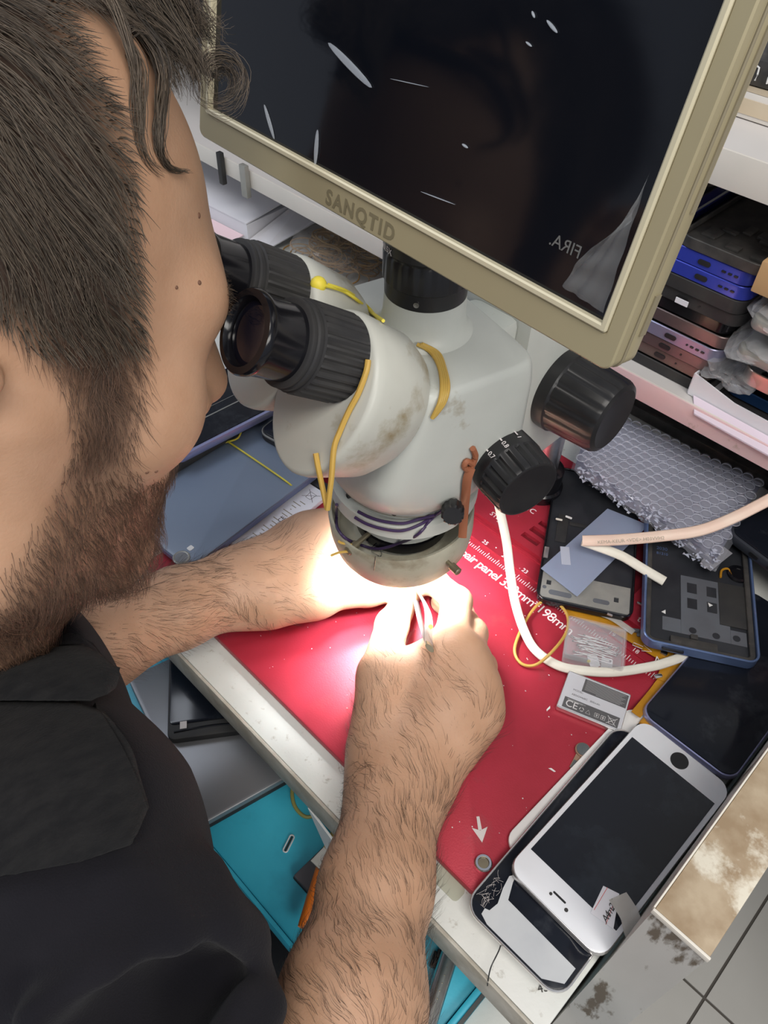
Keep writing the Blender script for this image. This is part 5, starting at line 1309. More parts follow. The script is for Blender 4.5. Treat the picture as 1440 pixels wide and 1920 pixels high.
def surface_nets(fn, lo, hi, h, coarse=4):
    """mesh of the zero set of fn on a narrow band"""
    lo = np.array(lo, float); n = (np.ceil((np.array(hi)-lo)/(h*coarse)).astype(int))
    cg = [lo[i]+np.arange(n[i]+1)*h*coarse for i in range(3)]
    Xc = np.stack(np.meshgrid(*cg, indexing='ij'), -1).reshape(-1, 3).astype(np.float32)
    dc = fn(Xc).reshape(n+1)
    mask = np.abs(dc) < h*coarse*2.1
    N = n*coarse+1
    F = np.repeat(np.repeat(np.repeat(np.where(dc > 0, 1.0, -1.0).astype(np.float32), coarse, 0), coarse, 1), coarse, 2)[:N[0], :N[1], :N[2]]
    m = np.repeat(np.repeat(np.repeat(mask, coarse, 0), coarse, 1), coarse, 2)
    # centre the block around its coarse sample
    s = coarse//2
    F = np.roll(F, (-0, -0, -0), (0, 1, 2)); m2 = m.copy()
    for ax in range(3):
        m2 |= np.roll(m2, -s, ax) | np.roll(m2, s-coarse, ax)
    m2 = m2[:N[0], :N[1], :N[2]]
    idx = np.argwhere(m2)
    out = np.empty(len(idx), np.float32)
    for a in range(0, len(idx), 400000):
        out[a:a+400000] = fn((lo+idx[a:a+400000]*h).astype(np.float32))
    F[m2] = out
    S = F < 0
    # active cells
    c = S[:-1, :-1, :-1].astype(np.int8)
    tot = np.zeros_like(c)
    for dx in (0, 1):
        for dy in (0, 1):
            for dz in (0, 1):
                tot += S[dx:N[0]-1+dx, dy:N[1]-1+dy, dz:N[2]-1+dz]
    act = (tot > 0) & (tot < 8)
    ci = np.argwhere(act)
    vid = -np.ones(act.shape, np.int64); vid[act] = np.arange(len(ci))
    acc = np.zeros((len(ci), 3)); cnt = np.zeros(len(ci))
    cor = [(dx, dy, dz) for dx in (0, 1) for dy in (0, 1) for dz in (0, 1)]
    val = {k: F[ci[:, 0]+k[0], ci[:, 1]+k[1], ci[:, 2]+k[2]] for k in cor}
    for k in cor:
        for ax in range(3):
            if k[ax]: continue
            q = list(k); q[ax] = 1; q = tuple(q)
            a_, b_ = val[k], val[q]; x = (a_ < 0) != (b_ < 0)
            t = np.where(x, a_/np.where(x, a_-b_, 1), 0)
            p = np.repeat(np.array(k, float)[None], len(ci), 0); p[:, ax] += t
            acc[x] += p[x]; cnt[x] += 1
    V_ = lo+(ci+acc/cnt[:, None])*h
    faces = []
    for ax in range(3):
        sl0 = [slice(1, -1)]*3; sl1 = [slice(1, -1)]*3
        sl0[ax] = slice(0, -1); sl1[ax] = slice(1, None)
        A_, B_ = S[tuple(sl0)], S[tuple(sl1)]
        e = np.argwhere(A_ != B_)
        if len(e) == 0: continue
        off = np.array([1, 1, 1]); off[ax] = 0
        g = e+off
        neg = A_[tuple(e.T)]
        u, v = (ax+1) % 3, (ax+2) % 3
        du = np.zeros(3, int); du[u] = 1; dv = np.zeros(3, int); dv[v] = 1
        q = [vid[tuple((g-du-dv).T)], vid[tuple((g-dv).T)], vid[tuple(g.T)], vid[tuple((g-du).T)]]
        f = np.stack(q, 1)
        f[~neg] = f[~neg][:, ::-1]
        faces.append(f)
    Fc = np.concatenate(faces)
    Fc = Fc[(Fc >= 0).all(1)]
    # projection onto the true surface
    for _ in range(2):
        e_ = h*.5; P_ = V_.astype(np.float32); d0 = fn(P_)
        G = np.stack([fn(P_+np.float32(e_)*np.eye(3, dtype=np.float32)[i])-d0 for i in range(3)], 1)/e_
        V_ = V_-G*(np.clip(d0, -h, h)/np.maximum((G*G).sum(1), .3))[:, None]*.8
    return V_, Fc
def np_obj(name, Vv, Fc, m, parent, colour=None):
    me = bpy.data.meshes.new(name)
    me.vertices.add(len(Vv)); me.vertices.foreach_set('co', (Vv+np.array([0, 0, TZ])).astype(np.float32).ravel())
    me.loops.add(Fc.size); me.loops.foreach_set('vertex_index', Fc.astype(np.int32).ravel())
    me.polygons.add(len(Fc)); me.polygons.foreach_set('loop_start', (np.arange(len(Fc))*Fc.shape[1]).astype(np.int32))
    me.update(calc_edges=True); me.validate()
    me.polygons.foreach_set('use_smooth', [True]*len(me.polygons))
    o = bpy.data.objects.new(name, me); COL.objects.link(o); me.materials.append(m)
    if parent: o.parent = parent
    if colour is not None:
        at_ = me.attributes.new('growth', 'FLOAT', 'POINT'); at_.data.foreach_set('value', colour.astype(np.float32))
    return o
man = thing('person', 'bearded person in a dark navy polo shirt bending over the eyepieces with tweezers', 'person', (0, 0, 0))
SKIN = mat('skin', (.51, .305, .195), .50, var=(.46, .265, .162), vscale=45, bump=.12, bscale=700, sss=.10)
def add_growth(m, c):
    nt = m.node_tree; b = nt.nodes['Principled BSDF']; src = b.inputs['Base Color'].links[0].from_socket
    a = nt.nodes.new('ShaderNodeAttribute'); a.attribute_name = 'growth'
    mx = nt.nodes.new('ShaderNodeMix'); mx.data_type = 'RGBA'
    nt.links.new(a.outputs['Fac'], mx.inputs[0]); nt.links.new(src, mx.inputs[6]); mx.inputs[7].default_value = (*c, 1)
    nt.links.new(mx.outputs[2], b.inputs['Base Color'])
add_growth(SKIN, (.050, .032, .024))
HAIRP = [(.003, .150), (.013, .113), (.021, .103), (.030, .086), (.033, .068), (.038, .044), (.043, .029), (.046, .005), (.046, -.018), (.058, -.034), (.078, -.043), (.086, -.040), (.104, -.037), (.110, -.060), (.104, -.125), (.020, -.150), (-.004, -.110), (.002, -.057), (.012, -.042), (.021, -.024), (.024, -.009), (.019, .011), (.002, .030), (-.020, .044), (-.048, .040), (-.054, .010), (-.056, -.045), (-.13, -.060), (-.13, .150)]
def poly_sd(q, poly_):
    """signed distance of 2d points to a polygon, positive inside"""
    p = np.array(poly_, float); d = np.full(len(q), 1e9); ins = np.zeros(len(q), bool)
    for i in range(len(p)):
        a, b = p[i], p[(i+1) % len(p)]; e = b-a; w = q-a
        t = np.clip((w@e)/(e@e), 0, 1); d = np.minimum(d, np.linalg.norm(w-t[:, None]*e, axis=1))
        c = (a[1] <= q[:, 1]) != (b[1] <= q[:, 1])
        x = a[0]+(q[:, 1]-a[1])*(e[0]/(e[1] if abs(e[1]) > 1e-9 else 1e-9)); ins ^= c & (q[:, 0] < x)
    return np.where(ins, d, -d)
def growth_of(Pw):
    L = (Pw-HC) @ HR.T
    q = L[:, [0, 2]].copy()
    # the hairline comes further forward over the middle of the forehead
    mid = np.clip((.036-np.abs(L[:, 1]))/.018, 0, 1)*np.clip((L[:, 2]-.080)/.02, 0, 1)
    q[:, 0] -= .030*mid
    # no beard over lips and nose
    s = poly_sd(q, HAIRP)
    nose = (np.abs(L[:, 1]) < .017) & (L[:, 2] > -.0385) & (L[:, 0] > .08)
    s[nose] = -1
    lip = ((L[:, 0]-.092)/.014)**2+(L[:, 1]/.022)**2+((L[:, 2]+.0545)/.0075)**2 < 1
    s[lip] = -1
    r = np.linalg.norm(L, axis=1)
    s[r > .19] = -1
    s[(np.abs(L[:, 1]) > .0775) & (L[:, 0] < -.006) & (L[:, 2] < .042)] = -1
    return s, L
bV, bF = surface_nets(body_sdf, (-.53, -.42, -.43), (.075, .315, .46), .0022)
gs, bL = growth_of(bV)
g0 = np.clip((gs+.003)/.012, 0, 1)
cheek = np.clip((bL[:, 2]+.010)/-.03, 0, 1)
body = np_obj('body', bV, bF, SKIN, man, g0*np.where(bL[:, 2] > .03, .95, np.clip(.85-.55*cheek, .30, 1)))
# ---- clothing
from mathutils.bvhtree import BVHTree
def P3(px, py, h): return ph(px, py, h)
def shirt_sdf(P):
    d = torso(P, .012)
    d = sm(d, cone(P, (-.300, .004, .092), (-.190, -.003, .098), .056, .058), .04)
    d = sm(d, cone(P, (-.192, -.003, .098), (-.150, -.008, .077), .058, .047), .03)
    d = sm(d, cone(P, (-.300, .004, .092), (-.420, -.030, .085), .056, .058), .04)
    # belly hangs towards the tray
    d = sm(d, cone(P, (-.290, -.010, .020), (-.250, -.010, -.080), .062, .070), .06)
    # sleeves
    A, Bq = np.array([-.150, -.032, .086]), np.array([-.088, -.038, .074]); n = (Bq-A)/np.linalg.norm(Bq-A)
    sl = cone(P, A, Bq+n*.03, .055, .051)
    wav = .0022*np.sin(P[:, 0]*160+P[:, 1]*220)+.0018*np.sin(P[:, 2]*210-P[:, 0]*90)
    sl = np.maximum(sl+wav*.8, (P-Bq.astype(np.float32))@n.astype(np.float32)-.012+wav)
    d = sm(d, sl, .022)
    A2, B2 = np.array(L_SH), np.array(L_EL); n2 = (B2-A2)/np.linalg.norm(B2-A2)
    s2 = np.maximum(cone(P, A2, B2, .062, .056), (P-(A2+.8*(B2-A2)).astype(np.float32))@n2.astype(np.float32))
    d = sm(d, s2, .02)
    # folds of cloth where the arm is raised
    fold = chain(P, [P3(70, 1915, .150), P3(200, 1832, .142), P3(315, 1775, .131), P3(395, 1756, .118), P3(440, 1770, .105), P3(452, 1808, .096)], [.008, .012, .0145, .0145, .0130, .011], .01)
    d = sm(d, fold, .016)
    d = sm(d, chain(P, [P3(395, 1970, .122), P3(430, 1885, .112), P3(448, 1838, .102)], [.008, .009, .006], .008), .010)
    d = sm(d, chain(P, [P3(475, 1965, .112), P3(492, 1890, .104), P3(490, 1850, .098)], [.007, .008, .006], .008), .009)
    d = ssub(d, chain(P, [P3(130, 1970, .150), P3(265, 1890, .132), P3(350, 1836, .120), P3(415, 1820, .108)], [.010, .014, .014, .008], .01), .012)
    d = sm(d, chain(P, [P3(60, 1690, .150), P3(220, 1660, .142), P3(380, 1640, .118)], [.004, .006, .004], .01), .03)
    # hollow sleeve ends and neck opening
    arm = cone(P, R_EL, R_SH, .041, .044)
    hol = np.maximum(arm, -((P-(Bq-n*.010).astype(np.float32))@n.astype(np.float32)))
    d = ssub(d, hol, .004)
    d = ssub(d, cone(P, hl(-.022, 0, -.045), (-.302, -.035, .150), .064, .069), .008)
    d = ssub(d, cone(P, hl(.020, 0, -.085), (-.292, .012, .140), .042, .050), .008)
    return d
CLOTH = mat('dark_polo_knit', (.0070, .0068, .0098), .9, var=(.0100, .0092, .0125), vscale=20, bump=.35, bscale=1200, spec=.15, sheen=.05)
CLOTH2 = mat('collar_rib', (.0085, .0086, .0098), .9, var=(.0140, .0138, .0145), vscale=90, bump=.5, bscale=500, spec=.15, sheen=.05, stretch=(3, 1, 1))
sV, sF = surface_nets(shirt_sdf, (-.56, -.43, -.43), (.0, .11, .22), .0032)
shirt = np_obj('polo_shirt', sV, sF, CLOTH, man)
sb = BVHTree.FromPolygons([tuple(v) for v in sV], [tuple(int(i) for i in f) for f in sF])
bb = BVHTree.FromPolygons([tuple(v) for v in bV], [tuple(int(i) for i in f) for f in bF])
O_ = Vector((0, 0, CAMH))
def cast(bv, px, py):
    d_ = (at(px, py, -.3)-Vector((0, 0, TZ+CAMH))).normalized()
    return bv.ray_cast(O_, d_)
def sheet(name, top, bot, m, parent, nu=40, nv=14, lift=(.010, .0035), th=.0028, bulge=.0):
    """cloth strip lying on the shirt between two outlines, with thickness"""
    def samp(l, t):
        f = t*(len(l)-1); i = min(int(f), len(l)-2); f -= i
        return (l[i][0]*(1-f)+l[i+1][0]*f, l[i][1]*(1-f)+l[i+1][1]*f)
    grid = []
    for i in range(nu+1):
        a, b_ = samp(top, i/nu), samp(bot, i/nu); row = []
        for j in range(nv+1):
            t = j/nv; px, py = a[0]*(1-t)+b_[0]*t, a[1]*(1-t)+b_[1]*t
            h = cast(sb, px, py)
            if h[0] is None:
                row.append(None); continue
            k = lift[0]*(1-t)+lift[1]*t+bulge*math.sin(PI*t)
            row.append(h[0]+h[1]*k)
        grid.append(row)
    # fill misses from neighbours
    for row in grid:
        last = None
        for j in range(nv, -1, -1):
            if row[j] is None: row[j] = last+Vector((0, -.002, .004)) if last is not None else None
            else: last = row[j]
    grid = [r_ for r_ in grid if all(q is not None for q in r_)]
    for _ in range(3):
        g2 = [[q.copy() for q in r_] for r_ in grid]
        for i in range(1, len(grid)-1):
            for j in range(1, nv): g2[i][j] = (grid[i-1][j]+grid[i+1][j]+grid[i][j-1]+grid[i][j+1])*.25*.7+grid[i][j]*.3
        grid = g2
    bm = B(); Z = Vector((0, 0, TZ))
    up = [[bm.verts.new(q+Z) for q in r_] for r_ in grid]
    for i in range(len(up)-1):
        for j in range(nv): bm.faces.new((up[i][j], up[i+1][j], up[i+1][j+1], up[i][j+1]))
    bmesh.ops.recalc_face_normals(bm, faces=bm.faces)
    bm.normal_update()
    o = obj(name, bm, m, parent, angle=0)
    so = o.modifiers.new('thickness', 'SOLIDIFY'); so.thickness = th; so.offset = 0
    return o
sheet('collar', [(-160, 1330), (-60, 1335), (0, 1342), (75, 1345), (135, 1348), (175, 1362)], [(-230, 1700), (-80, 1668), (20, 1648), (150, 1625), (236, 1600), (258, 1530)], CLOTH2, shirt, lift=(.008, .006), bulge=.004)
sheet('collar', [(166, 1350), (180, 1364), (196, 1384)], [(220, 1600), (259, 1530), (240, 1455)], CLOTH2, shirt, 16, 10, lift=(.008, .006), bulge=.003)
sheet('collar_fold', [(-60, 1290), (10, 1300), (45, 1285), (80, 1247), (115, 1238), (155, 1264), (172, 1290), (190, 1318)], [(-60, 1350), (0, 1354), (60, 1356), (100, 1356), (130, 1356), (158, 1357), (178, 1350), (192, 1334)], CLOTH2, shirt, 36, 10, lift=(.012, .013), bulge=.007)
sheet('placket', [(108, 1168), (150, 1215), (182, 1262), (196, 1305)], [(70, 1190), (112, 1236), (156, 1264), (185, 1312)], CLOTH, shirt, 20, 6, lift=(.006, .004), bulge=.002)
# stand collar round the nape and the left side, folded over
bm = B(); nb = 44; ringc = []
nc = Vector((-.300, -.022, .150)); na = Vector((0.02, .36, .93)).normalized()
Fm = axis_frame(nc, na)                                 # 0 = left, 90 = back, 180 = right, 270 = front
prof = [(.0755, -.030), (.0745, -.005), (.0735, .014), (.0755, .0205), (.0800, .019), (.0860, .006), (.0960, -.016), (.1060, -.034)]
for i in range(nb+1):
    a = math.radians(-48 + 208*i/nb); row = []
    for r_, z_ in prof:
        q = Fm @ Vector((r_*math.cos(a), r_*math.sin(a)*1.02, z_))
        n_ = sb.find_nearest(q)
        if r_ > .079 and n_[0] is not None:
            dn = (q-n_[0]).dot(n_[1])
            if dn < .004: q = q+n_[1]*(.004-dn)
        row.append(bm.verts.new(q+Vector((0, 0, TZ))))
    ringc.append(row)
for i in range(nb):
    for j in range(len(prof)-1): bm.faces.new((ringc[i][j], ringc[i+1][j], ringc[i+1][j+1], ringc[i][j+1]))
o = obj('collar_stand', bm, CLOTH2, shirt, angle=0); so = o.modifiers.new('thickness', 'SOLIDIFY'); so.thickness = .003
# trousers
def tr_sdf(P):
    d = None
    for s in (-1, 1):
        q = chain(P, [(-.305+s*.085, -.315, -.300), (-.305+s*.15, .060, -.285), (-.305+s*.16, .02, -.700)], [.098, .072, .055], .02)
        d = q if d is None else sm(d, q, .03)
    return d
tV, tF = surface_nets(tr_sdf, (-.60, -.46, -.765), (.0, .16, -.17), .007)
np_obj('trousers', tV, tF, mat('dark_trousers', (.012, .012, .015), .9, var=(.018, .018, .02), vscale=30), man)
for s in (-1, 1):
    bm = B(); x = -.305+s*.16; loft(bm, [[(x+.045*math.cos(a), .06+(.085+.05*(math.sin(a) > 0)*.4)*math.sin(a), z) for a in [2*PI*k/24 for k in range(24)]] for z in (TZ-.7780, TZ-.745)] + [[(x+.035*math.cos(a), .035+.05*math.sin(a), TZ-.700) for a in [2*PI*k/24 for k in range(24)]]])
    obj('shoe', bm, M_['blkm'], man)
stool = thing('work_stool', 'black round work stool under the person', 'stool', (-.305, -.34, 0))
bm = B(); lathe(bm, [(.16, .320), (.175, .330), (.175, .350), (.16, .358)], 40); obj('seat', bm, M_['blkm'], stool)
for k in range(4):
    a = PI/4+k*PI/2; bm = B(); tube(bm, [(.10*math.cos(a), .10*math.sin(a), .3195), (.17*math.cos(a), .17*math.sin(a), .0012)], .011, 10); obj('leg', bm, M_['steel'], stool)

# ---- strands
def strands_mesh(name, lines, radii, m, parent, sides=3):
    """lines: (n, k, 3) points, tapered 3-sided strands in one mesh"""
    L_ = np.asarray(lines, float); n, k, _ = L_.shape
    tan = np.gradient(L_, axis=1); tan /= np.maximum(np.linalg.norm(tan, axis=2, keepdims=True), 1e-9)
    ref = np.array([.31, .52, .79]); s1 = np.cross(tan, ref); s1 /= np.maximum(np.linalg.norm(s1, axis=2, keepdims=True), 1e-9); s2 = np.cross(tan, s1)
    taper = np.linspace(1, .25, k)[None, :, None]
    rr_ = np.asarray(radii)[:, None, None]*taper
    Vs = []
    for q in range(sides):
        a = 2*PI*q/sides; Vs.append(L_+s1*rr_*math.cos(a)+s2*rr_*math.sin(a))
    Vv = np.stack(Vs, 2)                                # n, k, sides, 3
    base = (np.arange(n)*k*sides)[:, None, None]
    ii = (np.arange(k-1)*sides)[None, :, None]; qq = np.arange(sides)[None, None, :]; q2 = (qq+1) % sides
    f = np.stack([base+ii+qq, base+ii+q2, base+ii+sides+q2, base+ii+sides+qq], -1).reshape(-1, 4)
    o = np_obj(name, Vv.reshape(-1, 3), f, m, parent)
    o['kind'] = 'stuff'
    return o
def hair_mat(name, c0, c1, rough=.35):
    m = bpy.data.materials.new(name); m.use_nodes = True; nt = m.node_tree; b = nt.nodes['Principled BSDF']
    g = nt.nodes.new('ShaderNodeNewGeometry'); mx = nt.nodes.new('ShaderNodeMix'); mx.data_type = 'RGBA'
    mx.inputs[6].default_value = (*c0, 1); mx.inputs[7].default_value = (*c1, 1)
    nt.links.new(g.outputs['Random Per Island'], mx.inputs[0]); nt.links.new(mx.outputs[2], b.inputs['Base Color'])
    b.inputs['Roughness'].default_value = rough
    return m
tri = np.concatenate([bF[:, [0, 1, 2]], bF[:, [0, 2, 3]]])
tA, tB, tC = bV[tri[:, 0]], bV[tri[:, 1]], bV[tri[:, 2]]
tn = np.cross(tB-tA, tC-tA); ta = np.linalg.norm(tn, axis=1)*.5; tnn = tn/np.maximum(2*ta[:, None], 1e-12)
tcen = (tA+tB+tC)/3
tg, tL = growth_of(tcen)
rng = np.random.default_rng(4)
def sample(weight, n):
    p = ta*weight; p = p/p.sum(); i = rng.choice(len(p), n, p=p)
    u, v = rng.random(n), rng.random(n); fl = u+v > 1; u[fl], v[fl] = 1-u[fl], 1-v[fl]
    return tA[i]+(tB-tA)[i]*u[:, None]+(tC-tA)[i]*v[:, None], tnn[i], i
def smooth_noise(P_, f, seed):
    r_ = np.random.default_rng(seed); out = np.zeros_like(P_)
    for o_ in range(3):
        K = r_.normal(size=(3, 3))*f*(1.7**o_); ph_ = r_.random(3)*6.28
        out += np.sin(P_@K.T+ph_)*(.6**o_)
    return out/1.9
def loc_dir(f, r, u): return np.array([f, r, u]) @ HR
def grow(roots, nrm, dirs, length, k, lift, curl=0.0, nf=60, seed=1, fn=None, keep=.0012):
    pts = [roots]; p = roots.copy(); d = dirs.copy()
    step = (length/(k-1))[:, None]
    for s in range(1, k):
        t = s/(k-1)
        dd = d+nrm*(lift*(1-t)**1.5)+smooth_noise(p, nf, seed)*curl
        dd /= np.linalg.norm(dd, axis=1, keepdims=True)
        p = p+dd*step
        if fn is not None:                              # keep off the skin
            P_ = p.astype(np.float32); d0 = fn(P_); e = np.float32(.001)
            G = np.stack([fn(P_+e*np.eye(3, dtype=np.float32)[i])-d0 for i in range(3)], 1)/e
            G /= np.maximum(np.linalg.norm(G, axis=1, keepdims=True), .3)
            need = np.maximum(keep*(1+2*t)-d0, 0); p = p+G*need[:, None]
            d = d-G*np.minimum((d*G).sum(1), 0)[:, None]*.7
            d /= np.maximum(np.linalg.norm(d, axis=1, keepdims=True), 1e-6)
        pts.append(p)
    return np.stack(pts, 1)
HAIR = hair_mat('dark_brown_hair', (.024, .018, .013), (.155, .118, .086), .48)
BEARD = hair_mat('brown_beard', (.045, .028, .020), (.20, .110, .070), .5)
AHAIR = hair_mat('arm_hair', (.022, .014, .010), (.07, .045, .03), .5)
# head hair
scalp = (tg > 0) & (tL[:, 2] > .026) & (tL[:, 0] < .075)
root, nr, ix = sample(scalp.astype(float), 15000)
Lr = (root-HC)@HR.T
w_ = np.clip((np.abs(Lr[:, 1])-.02)/.05, 0, 1)[:, None]
dr = (1-w_)*loc_dir(.80, .30, -.25)+w_*(loc_dir(.40, .0, -.75))
back = np.clip((-.03-Lr[:, 0])/.05, 0, 1)[:, None]*w_
dr = dr*(1-back*.6)+loc_dir(-.1, 0, -1)*back*.6
dr = dr+smooth_noise(root, 45, 3)*.42+rng.normal(size=root.shape)*.10
dr -= nr*(dr*nr).sum(1)[:, None]; dr /= np.linalg.norm(dr, axis=1, keepdims=True)
ln = rng.uniform(.018, .042, len(root))*(1-.45*np.clip((.055-Lr[:, 2])/.03, 0, 1))*np.clip(.16+tg[ix]/.040, .2, 1)
ln *= rng.uniform(.6, 1.15, len(root))
hairs = grow(root, nr, dr, ln, 9, .55, .34, 85, 5, head_sdf, .0016)
strands_mesh('hair', hairs, rng.uniform(.00013, .00026, len(root)), HAIR, man)
# locks falling over the forehead and the curl at the front
def lock(path, n, spread, rad, k=14, wig=.0012, seed=1, tip=.5):
    r_ = np.random.default_rng(seed); P_ = np.array([tuple(q) for q in spline([Vector(q) for q in path], 8)])
    t = np.linspace(0, len(P_)-1, k); i0 = np.minimum(t.astype(int), len(P_)-2); f = (t-i0)[:, None]
    base = P_[i0]*(1-f)+P_[i0+1]*f
    out = []
    for _ in range(n):
        o_ = r_.normal(size=3)*spread; end = r_.uniform(.75, 1.0)
        tt = np.linspace(0, 1, k); ii = tt*end*(k-1); a = np.minimum(ii.astype(int), k-2); ff = (ii-a)[:, None]
        b_ = base[a]*(1-ff)+base[a+1]*ff
        sc_ = (1-(1-tip)*tt)[:, None]
        out.append(b_+o_*sc_+smooth_noise(b_*1.0+o_*3, 120, seed)*wig*tt[:, None]+r_.normal(size=(k, 3))*.00012)
    return np.array(out), np.full(n, rad)
def skinpt(px, py, off):
    h = cast(bb, px, py)
    if h[0] is None: return None
    return np.array(h[0]+h[1]*off)
def dep(px, py, d):
    a, b = px-720.0, py-960.0
    return np.array([CX[0]*a+CX[1]*b+CX[2]*FPX, CY[0]*a+CY[1]*b+CY[2]*FPX, CU[0]*a+CU[1]*b+CU[2]*FPX])*d/FPX+np.array([0, 0, CAMH])
LK, LRad = [], []
def addlock(pts, n, sp, rad, **kw):
    q = [skinpt(p[0], p[1], p[2]) if len(p) == 3 and p[2] < .1 else dep(*p) for p in pts]
    q = [x for x in q if x is not None]
    a, b = lock(q, n, sp, rad, **kw); LK.append(a); LRad.append(b)
addlock([(205, -20, .268), (250, 50, .276), (278, 140, .006), (282, 220, .004), (290, 285, .0025), (312, 318, .002), (345, 322, .002)], 110, .0016, .00026, seed=2, tip=.35)
addlock([(150, -10, .008), (192, 55, .007), (230, 130, .004), (245, 205, .003), (250, 265, .002)], 60, .0011, .00024, seed=3, tip=.5)
addlock([(205, 40, .274), (236, 120, .004), (244, 190, .003), (252, 250, .002), (268, 300, .0016), (300, 326, .0015)], 34, .0014, .0002, seed=6, tip=.6)
for s_ in range(8):                                     # wavy mass above the forehead
    r_ = np.random.default_rng(40+s_); x0 = 175+s_*19
    addlock([(x0-60, -60, .272+.002*s_), (x0+5, -18, .276+.003*s_), (x0+50+r_.uniform(-8, 8), 18+r_.uniform(-8, 8), .283+.003*s_), (x0+78+r_.uniform(-8, 8), 52+r_.uniform(-8, 8), .290+.002*s_), (x0+92+r_.uniform(-12, 8), 84+r_.uniform(-8, 14), .296)], 80, .0036, .00026, seed=60+s_, tip=.7, wig=.0022)
for s_ in range(5):                                     # hair meeting the forehead below the mass
    addlock([(120+s_*40, -30, .268+.004*s_), (215+s_*26, 8+s_*8, .276+.0035*s_), (280+s_*20, 48+s_*14, .285+.002*s_), (330+s_*12, 92+s_*14, .2925), (356+s_*6, 135+s_*12, .297)], 70, .0028, .0002, seed=140+s_, tip=.6, wig=.0024)
for s_ in range(6):                                     # fill between crown and forelock
    addlock([(90+s_*30, -50, .262+.003*s_), (165+s_*24, 0+s_*4, .270+.003*s_), (225+s_*17, 40+s_*10, .279+.0025*s_), (268+s_*12, 80+s_*12, .287+.0016*s_), (298+s_*9, 122+s_*12, .293+.001*s_)], 60, .0026, .0002, seed=170+s_, tip=.7, wig=.0022)
for s_ in range(6):                                     # the loose curl hanging forward
    r0 = 50-s_*7; cx_, cy_ = 412, 152
    pts_ = [(335, 10+8*s_, .292), (356, 60+5*s_, .297)]+[(cx_+r0*math.cos(a), cy_+r0*1.1*math.sin(a), .300+.0012*s_) for a in [-2.6+.55*k for k in range(12-s_)]]
    addlock(pts_, 16, .0010, .00017, seed=80+s_, tip=1.3, wig=.0018, k=34)
for s_ in range(4):                                     # wisps
    addlock([(320+s_*14, -10, .290), (352+s_*10, 30+s_*8, .296), (382+s_*10, 26+s_*14, .300), (400+s_*8, 0+s_*22, .303)], 12, .0020, .00016, seed=90+s_, tip=1.4, wig=.003)
kk = max(a.shape[1] for a in LK)
def resamp(a, k):
    t = np.linspace(0, a.shape[1]-1, k); i0 = np.minimum(t.astype(int), a.shape[1]-2); f = (t-i0)[None, :, None]
    return a[:, i0]*(1-f)+a[:, i0+1]*f
strands_mesh('forelock', np.concatenate([resamp(a, kk) for a in LK]), np.concatenate(LRad), HAIR, man)
# beard and sideburns
bd = np.clip((tg+.004)/.012, 0, 1)*((tL[:, 2] < .034) & (tL[:, 0] > -.03))*np.where(tL[:, 2] > -.03, .8, 1.0)*np.where((tL[:, 0] > .082) & (tL[:, 2] > -.05), .55, 1)
bd = bd*np.where((tL[:, 2] > -.02), 2.6, 1.0)
root, nr, ix = sample(bd, 13000)
Lr = (root-HC)@HR.T
dr = np.tile(loc_dir(.30, 0, -.9), (len(root), 1))+smooth_noise(root, 90, 9)*.45+rng.normal(size=root.shape)*.18
dr -= nr*(dr*nr).sum(1)[:, None]; dr /= np.linalg.norm(dr, axis=1, keepdims=True)
low_ = np.clip((-.035-Lr[:, 2])/.05, 0, 1)
bh = grow(root, nr, dr, rng.uniform(.006, .011, len(root))*(1+.75*low_), 5, 1.0, .25, 130, 12)
strands_mesh('beard', bh, rng.uniform(.00007, .00013, len(root)), BEARD, man)
# eyebrow
eb = ((tL[:, 2] > .034) & (tL[:, 2] < .045) & (tL[:, 0] > .066) & (np.abs(tL[:, 1]) > .010) & (np.abs(tL[:, 1]) < .050)).astype(float)
root, nr, ix = sample(eb, 700)
Lr = (root-HC)@HR.T
dr = np.stack([loc_dir(-.35, s_, .25) for s_ in np.sign(Lr[:, 1])])+rng.normal(size=root.shape)*.25
strands_mesh('eyebrow', grow(root, nr, dr/np.linalg.norm(dr, axis=1, keepdims=True), rng.uniform(.003, .006, len(root)), 4, .15, .1), np.full(len(root), .00013), HAIR, man)
# arm hair
zz = tcen
armr = (np.linalg.norm(tL, axis=1) > .2) & (tnn[:, 2] > -.25)
isr = (zz[:, 0] > -.205) & (zz[:, 1] > -.03) & (zz[:, 0]+.0 > -.175-.0*zz[:, 1])
wr = armr & (zz[:, 2] < .115) & (zz[:, 1] > -.02) & (zz[:, 1] < .225) & ((zz[:, 0] > -.19) | (zz[:, 0] < -.25))
root, nr, ix = sample(wr.astype(float)*np.where(zz[:, 1] > .17, .55, 1.0), 8500)
rgt = (root[:, 0] > -.22)
ax_r = (RW-ph(655, 1880, .046)); ax_r /= np.linalg.norm(ax_r)
ax_l = (ph(462, 1088, .036)-ph(170, 1205, .06)); ax_l /= np.linalg.norm(ax_l)
axs = np.where(rgt[:, None], ax_r, ax_l)
side = np.cross(nr, axs)
dr = axs*.75+side*np.where(rgt, .55, -.5)[:, None]+smooth_noise(root, 55, 21)*.55+rng.normal(size=root.shape)*.15
dr -= nr*(dr*nr).sum(1)[:, None]; dr /= np.linalg.norm(dr, axis=1, keepdims=True)
ah = grow(root, nr, dr, rng.uniform(.007, .016, len(root)), 6, .38, .60, 150, 23)
strands_mesh('arm_hair', ah, rng.uniform(.00005, .00009, len(root)), AHAIR, man)
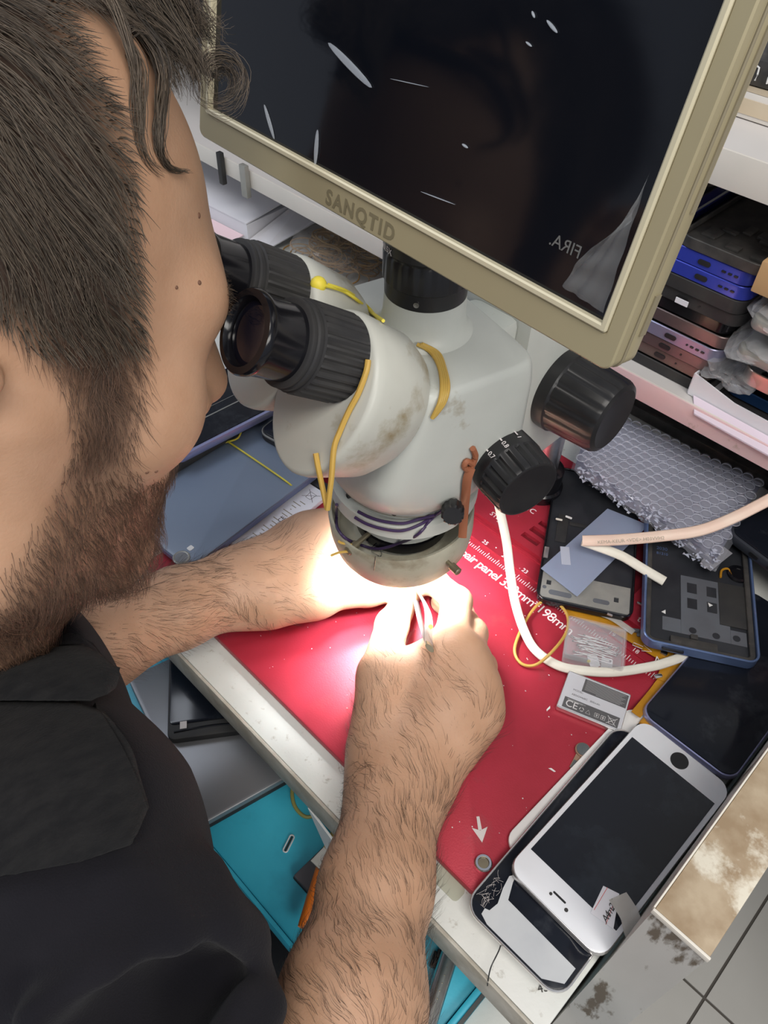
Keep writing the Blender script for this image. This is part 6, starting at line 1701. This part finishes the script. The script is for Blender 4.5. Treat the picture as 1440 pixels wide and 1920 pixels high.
# moles on the cheek and temple
for px, py, r_ in ((373, 404, .0011), (374, 530, .0009), (331, 539, .0007), (118, 905, .0008), (293, 884, .0008), (276, 886, .0008)):
    h = cast(bb, px, py)
    if h[0] is None: continue
    bm = B(); lathe(bm, [(r_, 0), (r_*.8, .0003), (r_*.3, .0005)], 10, axis_frame(h[0]+Vector((0, 0, TZ)), h[1])); obj('mole', bm, mat('mole', (.16, .08, .05), .6) if 'mole' not in bpy.data.materials else bpy.data.materials['mole'], man)
# ---- tweezers in the right hand
tw = thing('tweezers', 'steel tweezers held between thumb and index finger of the right hand', 'tweezers', (0, 0, 0))
Z = Vector((0, 0, TZ))
e0, m0, t0 = Vector(ph(805, 1214, .070)), Vector(ph(794, 1150, .045)), Vector(ph(776, 1100, .0040))
ax = (t0-e0).normalized(); sd = (ax.cross(Vector((.2, -.4, .9))).normalized() + Vector((.2, -.4, .9))*.9); sd = (sd-ax*sd.dot(ax)).normalized()
for s in (-1, 1):
    bm = B(); tube(bm, [e0+Z, e0+ax*.012+sd*s*.0010+Z, m0+sd*s*.0036+Z, t0+sd*s*.0006+Z], [.0005, .0006, .0006, .0004], 8, False, 8, .0040 if s > 0 else .0036, up=sd)
    obj('arm', bm, mat('tweezer_steel', (.42, .40, .40), .45, .7) if s < 0 else bpy.data.materials['tweezer_steel'], tw)
bm = B(); tube(bm, [e0-ax*.001+Z, e0+ax*.004+Z], .0016, 10, False, 4, .0036, up=sd); obj('end_cap', bm, M_['brass'], tw)
bm = B(); q = e0*.52+m0*.48+sd*.0036+Z; lathe(bm, [(.0016, 0), (.0014, .0005)], 12, axis_frame(q, (Vector((0, 0, CAMH))-(q-Z)).normalized())); obj('yellow_spot', bm, M_['rubbery'], tw)
q = ph(768, 1100, .0008); bm = B(); rr(bm, .006, .0045, .0004, 0, .0012, .0002); box(bm, -.0015, .0015, -.001, .001, .0012, .0020)
tag(obj('circuit_chip', bm, M_['blkm'], None, loc=(q[0], q[1], TZ+.0004), rotz=.4), 'tiny dark chip held at the fingertips under the ring light', 'chip')
